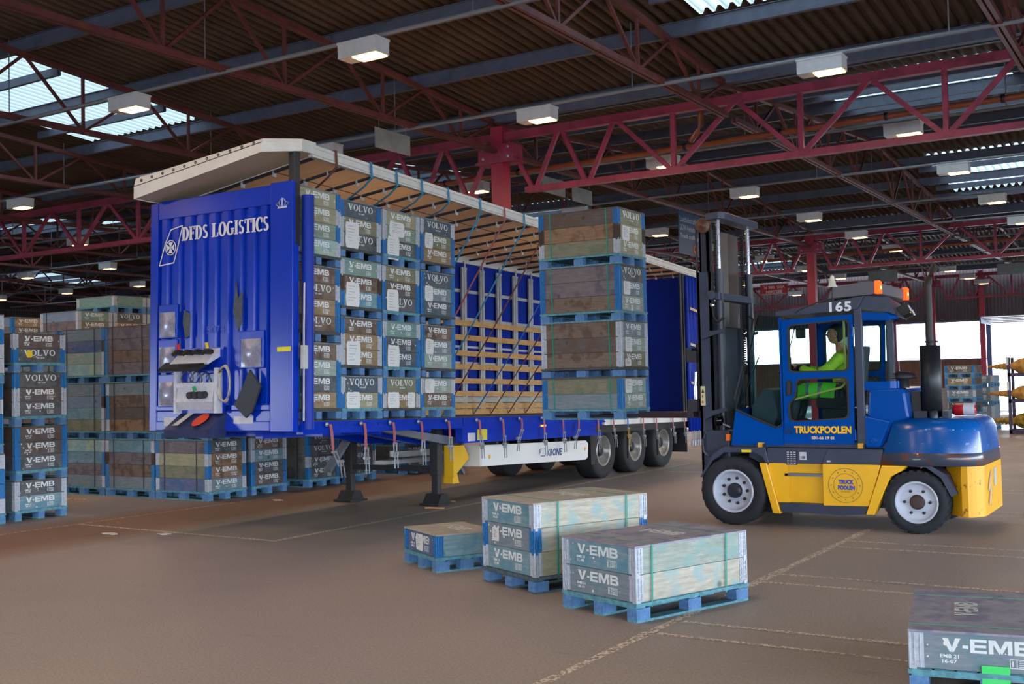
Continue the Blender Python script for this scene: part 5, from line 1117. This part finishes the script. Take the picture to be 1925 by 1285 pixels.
# mast
ms = bpy.data.objects.new('mast', None); C.objects.link(ms); ms.parent = fk
for s in (-1, 1):
    a, b = sorted((s*.56, s*.44)); u = fp('mast_rail', MB().box(-1.36,-1.18,*sorted((s*.56,s*.535)),.5,3.08).box(-1.36,-1.33,a,b,.5,3.08).box(-1.21,-1.18,a,b,.5,3.08), mat('mast_grey', '333b52', .42, 0, .15, 4), ms)
    a, b = sorted((s*.5, s*.38)); fp('inner_rail', MB().box(-1.34,-1.32,a,b,.6,3.66).box(-1.25,-1.22,a,b,.6,3.66).box(-1.34,-1.22,*sorted((s*.5,s*.47)),.6,3.66), FK, ms)
    cy = fp('lift_cylinder', MB().tube([(-1.08,s*.52,.95),(-1.08,s*.52,3.1)], .05, 16).tube([(-1.08,s*.52,3.06),(-1.08,s*.52,3.11)], .055, 16), FK, ms); fp('piston_rod', MB().tube([(-1.08,s*.52,3.1),(-1.08,s*.52,3.72)], .027, 14), CHROME, cy)
    ch_ = fp('lift_chain', MB(), BLACK, ms) if False else None
    mb = MB()
    for k in range(75): z = 1.4+.03*k; mb.box(-1.285+.02,-1.25+.02,s*.44-.012-(k%2)*.004,s*.44+.012+(k%2)*.004,z,z+.024)
    o = fp('lift_chain', mb, BLACK, ms); o['kind'] = 'stuff'
    mb = MB()
    for k in range(62): z = 1.8+.03*k; mb.box(-1.16,-1.12,s*.46-.012-(k%2)*.004,s*.46+.012+(k%2)*.004,z,z+.024)
    o = fp('lift_chain', mb, BLACK, ms); o['kind'] = 'stuff'
    fp('mast_foot', MB().box(-1.3,-.98,*sorted((s*.58,s*.44)),.5,1.12), FD, ms, bevel=.02)
    fp('cylinder_bracket', MB().prism([(-1.3,1.34),(-1.18,1.36),(-1.02,1.4),(-1.0,1.36),(-1.18,1.3),(-1.3,1.24)], *sorted((s*.6,s*.56))).prism([(-1.3,2.36),(-1.18,2.34),(-1.0,2.36),(-1.0,2.32),(-1.18,2.28),(-1.3,2.24)], *sorted((s*.6,s*.56))), FD, ms)
fp('top_beam', MB().prism([(-1.2,-.62),(-1.02,-.66),(-.96,-.58),(-.96,.6),(-1.06,.64),(-1.16,.5),(-1.14,-.4)], 3.71, 3.8, 'z'), FD, ms, bevel=.012)
fp('mid_beam', MB().box(-1.16,-1.04,-.64,.64,2.72,2.81).lathe((-1.14,-.62,2.78), [(-.04,0),(-.04,.06),(.04,.06),(.04,0)], 'y', 16), FD, ms, bevel=.008); fp('low_beam', MB().box(-1.2,-1.04,-.5,.5,.62,.8), FD, ms)
fp('inner_beam', MB().box(-1.3,-1.2,-.44,.44,3.5,3.62), FK, ms); fp('mast_web', MB().box(-1.215,-1.2,-.38,.44,.8,2.72), FK, ms); fp('centre_shield', MB().prism([(-1.24,-.22),(-1.17,-.22),(-1.14,-.05),(-1.17,.40),(-1.24,.40)], 2.4, 3.6, 'z'), mat('shield_brown', '4a3830', .4, .1, .25, 3), ms)
fp('pulley', MB().lathe((-1.26,-.52,3.66), [(0,0),(0,.03),(-.01,.095),(-.05,.095),(-.055,.088),(-.05,.02),(-.07,.02),(-.07,0)], 'y', 32), mat('pulley_brown', '6a4c40', .5, .4, .2, 6), ms)
mb = MB(); mb.tube([(-1.365,-.53,3.66),(-1.37,-.53,2.0),(-1.38,-.53,1.5)], .014, 8); mb.tube([(-1.155,-.56,3.66),(-1.155,-.58,2.62),(-1.13,-.6,2.5),(-1.08,-.6,2.45),(-1.0,-.6,2.5)], .014, 8); mb.tube([(-.98,.2,2.55),(-.92,.2,2.5),(-.95,.2,2.35)], .014, 8); fp('hydraulic_hose', mb, RBR, ms)
fp('hose_clamp', MB().lathe((-1.155,-.575,2.64), [(0,.02),(0,.035),(.04,.035),(.04,.02)], 'z', 12), CHROME, ms)
ws = fp('warning_sticker', MB().box(-1.35,-1.29,-.566,-.561,1.42,1.66), mat('sticker_cream', 'c8c49a', .6), ms); fp('sticker_print', MB().prism([(-1.34,1.58),(-1.3,1.58),(-1.32,1.63)], -.569,-.567), BLACK, ws); fp('sticker_symbol', MB().box(-1.333,-1.318,-.569,-.567,1.52,1.55).box(-1.333,-1.318,-.569,-.567,1.45,1.48), mat('sym_red', 'b03020', .6), ws)
hl = fp('headlight', MB().lathe((-1.12,-.66,1.24), [(-.0,.0),(.0,.07),(.03,.075),(.08,.055),(.1,.0)], 'x', 24), mat('lamp_dark', '101014', .08, .5), ms); fp('light_arm', MB().tube([(-1.04,-.66,1.2),(-.93,-.68,1.16)], .012, 6), CHROME, hl)
fp('indicator', MB().box(-.96,-.92,-.76,-.70,1.0,1.08), mat('ind_orange', 'e06a18', .4), ms)
fp('fender_handle', MB().tube([(-1.28,-.6,1.1),(-1.33,-.6,1.0),(-1.32,-.6,.86),(-1.25,-.6,.8)], .012, 6), GREY, ms)
# carriage and forks
cr = fp('fork_carriage', MB().box(-1.52,-1.44,-.6,.6,1.28,1.4).box(-1.52,-1.44,-.6,.6,2.02,2.14).box(-1.46,-1.34,-.42,-.3,1.26,2.2).box(-1.46,-1.34,.3,.42,1.26,2.2).box(-1.5,-1.38,-.62,-.52,1.35,1.5).box(-1.5,-1.38,-.62,-.52,1.96,2.1), mat('carriage_dark', '2c2b33', .5, 0, .3, 10), ms)
fp('shift_cylinder', MB().tube([(-1.42,-.55,1.5),(-1.42,-.55,1.66)], .03, 10).tube([(-1.42,-.55,1.66),(-1.41,-.55,1.84)], .02, 10), CHROME, cr)
FORK = mat('fork_steel', '4a3c46', .35, .5, .3, 8)
for y in (-.2, .2):
    fp('fork', MB().prism([(-1.44,1.262),(-3.62,1.272),(-3.72,1.28),(-3.72,1.29),(-1.53,1.328),(-1.53,2.1),(-1.46,2.1),(-1.45,1.5)], y-.055, y+.055), FORK, ms, bevel=.01)
fp('fork_sleeve', MB().tube([(-2.35,-.2,1.297),(-1.52,-.2,1.297)], .042, 12).tube([(-1.52,-.2,1.297),(-1.47,-.2,1.297)], [.042,.02], 12), FORK, ms)
# ------------------------------------------------------------------ the driver
def skin_mesh(name, pts, edges, rads, sub=1, root=0):
    bm = bmesh.new(); lay = bm.verts.layers.skin.verify(); vs = [bm.verts.new(p) for p in pts]
    for v, r_ in zip(vs, rads): v[lay].radius = (r_, r_)
    vs[root][lay].use_root = True
    for e in edges: bm.edges.new((vs[e[0]], vs[e[1]]))
    me = bpy.data.meshes.new(name); bm.to_mesh(me); bm.free(); o = bpy.data.objects.new(name, me); C.objects.link(o)
    sm = o.modifiers.new('s', 'SKIN'); sm.use_smooth_shade = True; sb = o.modifiers.new('b', 'SUBSURF'); sb.levels = sub; sb.render_levels = sub
    dg = bpy.context.evaluated_depsgraph_get(); out = bpy.data.meshes.new_from_object(o.evaluated_get(dg)); bpy.data.objects.remove(o); return out
def head_mesh(c, r):    # faces -x
    bm = bmesh.new(); bmesh.ops.create_icosphere(bm, subdivisions=4, radius=1)
    for v in bm.verts:
        x, y, z = v.co; fx = -x
        X, Y, Z = fx*.098, y*.076, z*.118
        if z < -.1: k = (-.1-z); Y *= 1-.38*k; X = X*(1-.18*k) if fx < 0 else X*(1-.02*k)
        if fx < 0 and z < -.3: X *= 1-.4*(-.3-z)
        g = lambda a, b, s: math.exp(-((a-b)/s)**2)
        if fx > .3:
            X += .022*g(z,-.08,.13)*g(y,0,.16); X += .010*g(z,.12,.2)*g(y,0,.12); X -= .010*g(z,.16,.12)*(g(y,.38,.17)+g(y,-.38,.17)); X += .006*g(z,.32,.1)*g(y,0,.5)
            X += .007*g(z,-.42,.07)*g(y,0,.25)+.007*g(z,-.54,.07)*g(y,0,.22); X -= .004*g(z,-.48,.03)*g(y,0,.25); X += .012*g(z,-.82,.16)*g(y,0,.3)
        v.co = Vector((c[0]-X, c[1]+Y, c[2]+Z))
    me = bpy.data.meshes.new('h'); bm.to_mesh(me); bm.free(); return me
pe = thing('person', 'driver in a yellow hi-vis jacket seated in the cab, hands on the wheel', 'person', (-4.0, 13.48, 0))
N_ = [(.26,0,1.57),(.27,0,1.72),(.28,0,1.88),(.27,0,1.99),(.235,0,2.07),(.21,0,2.16)]
R_ = [.13,.125,.135,.1,.062,.056]; E_ = [(0,1),(1,2),(2,3),(3,4),(4,5)]
for s in (-1, 1):
    b = len(N_)
    N_ += [(.27,s*.17,1.96),(.14,s*.24,1.83),(.02,s*.25,1.785),(-.14,s*.2,1.83),(-.235,s*.165,1.86)]; R_ += [.062,.05,.044,.036,.027]; E_ += [(3,b),(b,b+1),(b+1,b+2),(b+2,b+3),(b+3,b+4)]
    N_ += [(-.29,s*.15,1.885)]; R_ += [.03]; E_ += [(b+4,b+5)]
    l = len(N_); N_ += [(.22,s*.1,1.55),(-.02,s*.13,1.575),(-.25,s*.14,1.58),(-.31,s*.14,1.34),(-.38,s*.14,1.09),(-.40,s*.14,1.03),(-.54,s*.15,1.02)]; R_ += [.095,.082,.062,.056,.04,.036,.03]
    E_ += [(0,l)]+[(l+k, l+k+1) for k in range(6)]
body = skin_mesh('body', N_, E_, R_, 1)
extra = [head_mesh((.185,0,2.255), 1)]
for s in (-1, 1):
    mb = MB()      # ears
    mb.tube([(.20,s*.072,2.285),(.215,s*.085,2.28),(.218,s*.087,2.25),(.205,s*.08,2.215),(.195,s*.072,2.22)], .009, 6); extra.append(mb.mesh('ear', WHITE))
    for k in range(4):   # fingers curled over the wheel rim
        y = s*(.115+.022*k); z = 1.905-.004*abs(k-1.5)
        extra.append(skin_mesh('f', [(-.28,y,1.89),(-.325,y,z+.008),(-.352-(.004 if k in (1,2) else 0),y,z-.012),(-.345,y,z-.042)], [(0,1),(1,2),(2,3)], [.012,.0095,.009,.0075], 1))
    extra.append(skin_mesh('f', [(-.27,s*.12,1.875),(-.295,s*.10,1.86),(-.325,s*.098,1.85)], [(0,1),(1,2)], [.013,.011,.009], 1))
bo = obj('body', join_meshes([body]+extra, [(0,0,0)]*(1+len(extra)), 'body'), pe)
bo.data.materials.clear(); bo.data.materials.append(mat('skin', 'cc8a68', .6, 0, .08, 8)); bo.data.polygons.foreach_set('material_index', [0]*len(bo.data.polygons))
rm = bo.modifiers.new('r', 'REMESH'); rm.mode = 'VOXEL'; rm.voxel_size = .006; rm.use_smooth_shade = True
HV = mat('hivis', 'd2f03c', .7, 0, .12, 12); HG = mat('hivis_green', '6ee040', .7, 0, .15, 10); TROU = mat('trousers', '4c4f58', .85, 0, .2, 12)
Nj = [(.26,0,1.60),(.27,0,1.74),(.28,0,1.88),(.27,0,1.985),(.25,0,2.06)]; Rj = [.15,.142,.15,.118,.074]; Ej = [(0,1),(1,2),(2,3),(3,4)]
for s in (-1, 1):
    b = len(Nj); Nj += [(.27,s*.175,1.965),(.14,s*.245,1.83),(.02,s*.255,1.782),(-.12,s*.205,1.825),(-.21,s*.175,1.853)]; Rj += [.078,.068,.06,.052,.045]; Ej += [(3,b),(b,b+1),(b+1,b+2),(b+2,b+3),(b+3,b+4)]
obj('jacket', skin_mesh('jacket', Nj, Ej, Rj, 2), pe).data.materials.append(HV)
for s in (-1, 1): part('cuff', MB().tube([(-.2,s*.178,1.85),(-.24,s*.164,1.862)], [.044,.04], 12), BLACK, pe)
Nt = [(.25,0,1.55)]; Rt_ = [.13]; Et = []
for s in (-1, 1): l = len(Nt); Nt += [(.2,s*.1,1.545),(-.02,s*.13,1.57),(-.25,s*.14,1.575),(-.31,s*.14,1.34),(-.375,s*.14,1.1)]; Rt_ += [.108,.094,.078,.074,.062]; Et += [(0,l)]+[(l+k, l+k+1) for k in range(4)]
obj('trousers', skin_mesh('trousers', Nt, Et, Rt_, 2), pe).data.materials.append(TROU)
for s in (-1, 1):
    part('hivis_leg', MB().tube([(.2,s*.115,1.55),(.0,s*.14,1.575),(-.18,s*.15,1.575),(-.25,s*.15,1.54)], [.118,.106,.098,.088], 16), HG, pe)
    part('reflective_band', MB().tube([(-.10,s*.147,1.575),(-.135,s*.149,1.575)], .104, 16).tube([(.0,s*.14,1.575),(.04,s*.136,1.57)], .109, 16), mat('reflective', '7e8c94', .4, .3), pe)
    part('boot', MB().tube([(-.38,s*.14,1.13),(-.39,s*.14,1.05),(-.45,s*.145,1.03),(-.55,s*.15,1.02)], [.055,.055,.046,.035], 12), BLACK, pe)
hm = head_mesh((.185,0,2.255), 1); bm = bmesh.new(); bm.from_mesh(hm)
kill = [v for v in bm.verts if not ((v.co.z > 2.315 and v.co.x > .10) or (v.co.x > .185 and v.co.z > 2.165 and not (v.co.x < .21 and v.co.z < 2.29)))]
bmesh.ops.delete(bm, geom=kill, context='VERTS')
for v in bm.verts: d_ = (v.co-Vector((.185,0,2.255))); v.co = Vector((.185,0,2.255))+d_*1.07
bm.to_mesh(hm); bm.free(); hm.polygons.foreach_set('use_smooth', [True]*len(hm.polygons)); ho = obj('hair', hm, pe); hm.materials.clear(); hm.materials.append(mat('hair', '1f1816', .8)); so = ho.modifiers.new('s', 'SOLIDIFY'); so.thickness = .008
for s in (-1, 1): part('eye', MB().lathe((.098,s*.031,2.275), [(-.006,0),(-.004,.007),(.004,.009)], 'x', 10), mat('eye_dark', '1a1414', .3), pe)

# ------------------------------------------------------------------ rack with wrapped parts, floor litter
rk = thing('metal_rack', 'tall dark purple metal rack holding three wrapped parts at the right edge', 'rack', (-4.35, 34.2, 0)); RKM = mat('rack_purple', '3f3450', .5, 0, .3, 6)
for x in (-.4, .5):
    for y in (-.35, .35): part('post', MB().box(x-.04,x+.04,y-.04,y+.04,0,2.15), RKM, rk)
for z in (.06, .92, 1.66): part('cross_bar', MB().box(-.44,.54,-.39,-.31,z-.05,z+.05).box(-.44,.54,.31,.39,z-.05,z+.05).box(-.44,-.36,-.39,.39,z-.05,z+.05), RKM, rk)
for z in (1.35, 2.05): part('tag_card', MB().box(-.46,-.4,-.42,-.40,z-.12,z+.12), PAPER, rk)
WR = mat('wrap_brown', 'a0662c', .35, 0, 0, 5, col2='c89a4c', ramp=(.4,.6)); WY = mat('wrap_yellow', 'b8942c', .4, 0, 0, 9, col2='6e5a20', ramp=(.4,.6))
for z, nm, m_, amp in ((1.9,'topmost wrapped brown axle part on the rack, pointing left',WR,.012),(1.13,'middle wrapped brown axle part on the rack',WR,.006),(.36,'lowest wrapped part, yellow and spiky, on the rack',WY,.035)):
    t = thing('wrapped_part', nm, 'wrapped part', (-4.35, 34.2, z)); prof = [(-1.02,.0),(-1.0,.03),(-.85,.04)]
    for k in range(8): prof.append((-.82+.05*k, .06+.006*k+(amp if k % 2 else -amp*.3)))
    prof += [(-.38,.08),(-.2,.2),(.1,.27),(.4,.24),(.6,.2),(.6,0)]
    part('wrapping', MB().lathe((0,0,0), prof, 'x', 14), m_, t); part('hub_disc', MB().lathe((.15,-.26,.0), [(0,.1),(-.03,.1),(-.03,.05),(0,.05)], 'y', 20), mat('hub_pale', 'c8bc9c', .5), t)
part_ = part
LIT = [((-9.75,13.57),.35,.05,'pale splintered board lying beside the near landing leg'),((-9.35,12.75),.3,.2,'thin splintered stick in front of the near landing leg')]
for (x, y), L, a, lb in LIT:
    tag(obj('wood_scrap', MB().prism([(-L/2,-.02),(L*.3,-.025),(L/2,.0),(L*.2,.03),(-L/2,.015)], 0, .02, 'z').mesh('wood_scrap', PINE), None, (x, y, .003), (0,0,a)), lb, 'wood scrap')
mb = MB()
for k in range(9): mb.box(-.25+.06*k, -.2+.06*k, -.06+.03*(k%3), .03*(k%3), 0, .015+.004*(k%2))
tag(obj('wood_scrap', mb.mesh('wood_scrap', WM('pine')), None, (-15.95, 11.66, .003)), 'small heap of pale wood splinters left of the long crate block', 'wood scrap')
for i, (x, y, s_, lb) in enumerate(((-11.6,9.02,.12,'flattened white paper scrap nearest the left stack'),(-10.9,9.27,.11,'flattened white paper scrap on the painted line'),(-12.45,12.8,.1,'white litter scrap in front of the crates under the trailer'))):
    r = random.Random(i); tag(obj('paper_scrap', MB().prism([(s_*r.uniform(.5,1.3)*math.cos(2*PI*k/9), s_*.6*r.uniform(.5,1.3)*math.sin(2*PI*k/9)) for k in range(9)], 0, .006, 'z').mesh('paper_scrap', PAPER), None, (x, y, .003)), lb, 'litter')
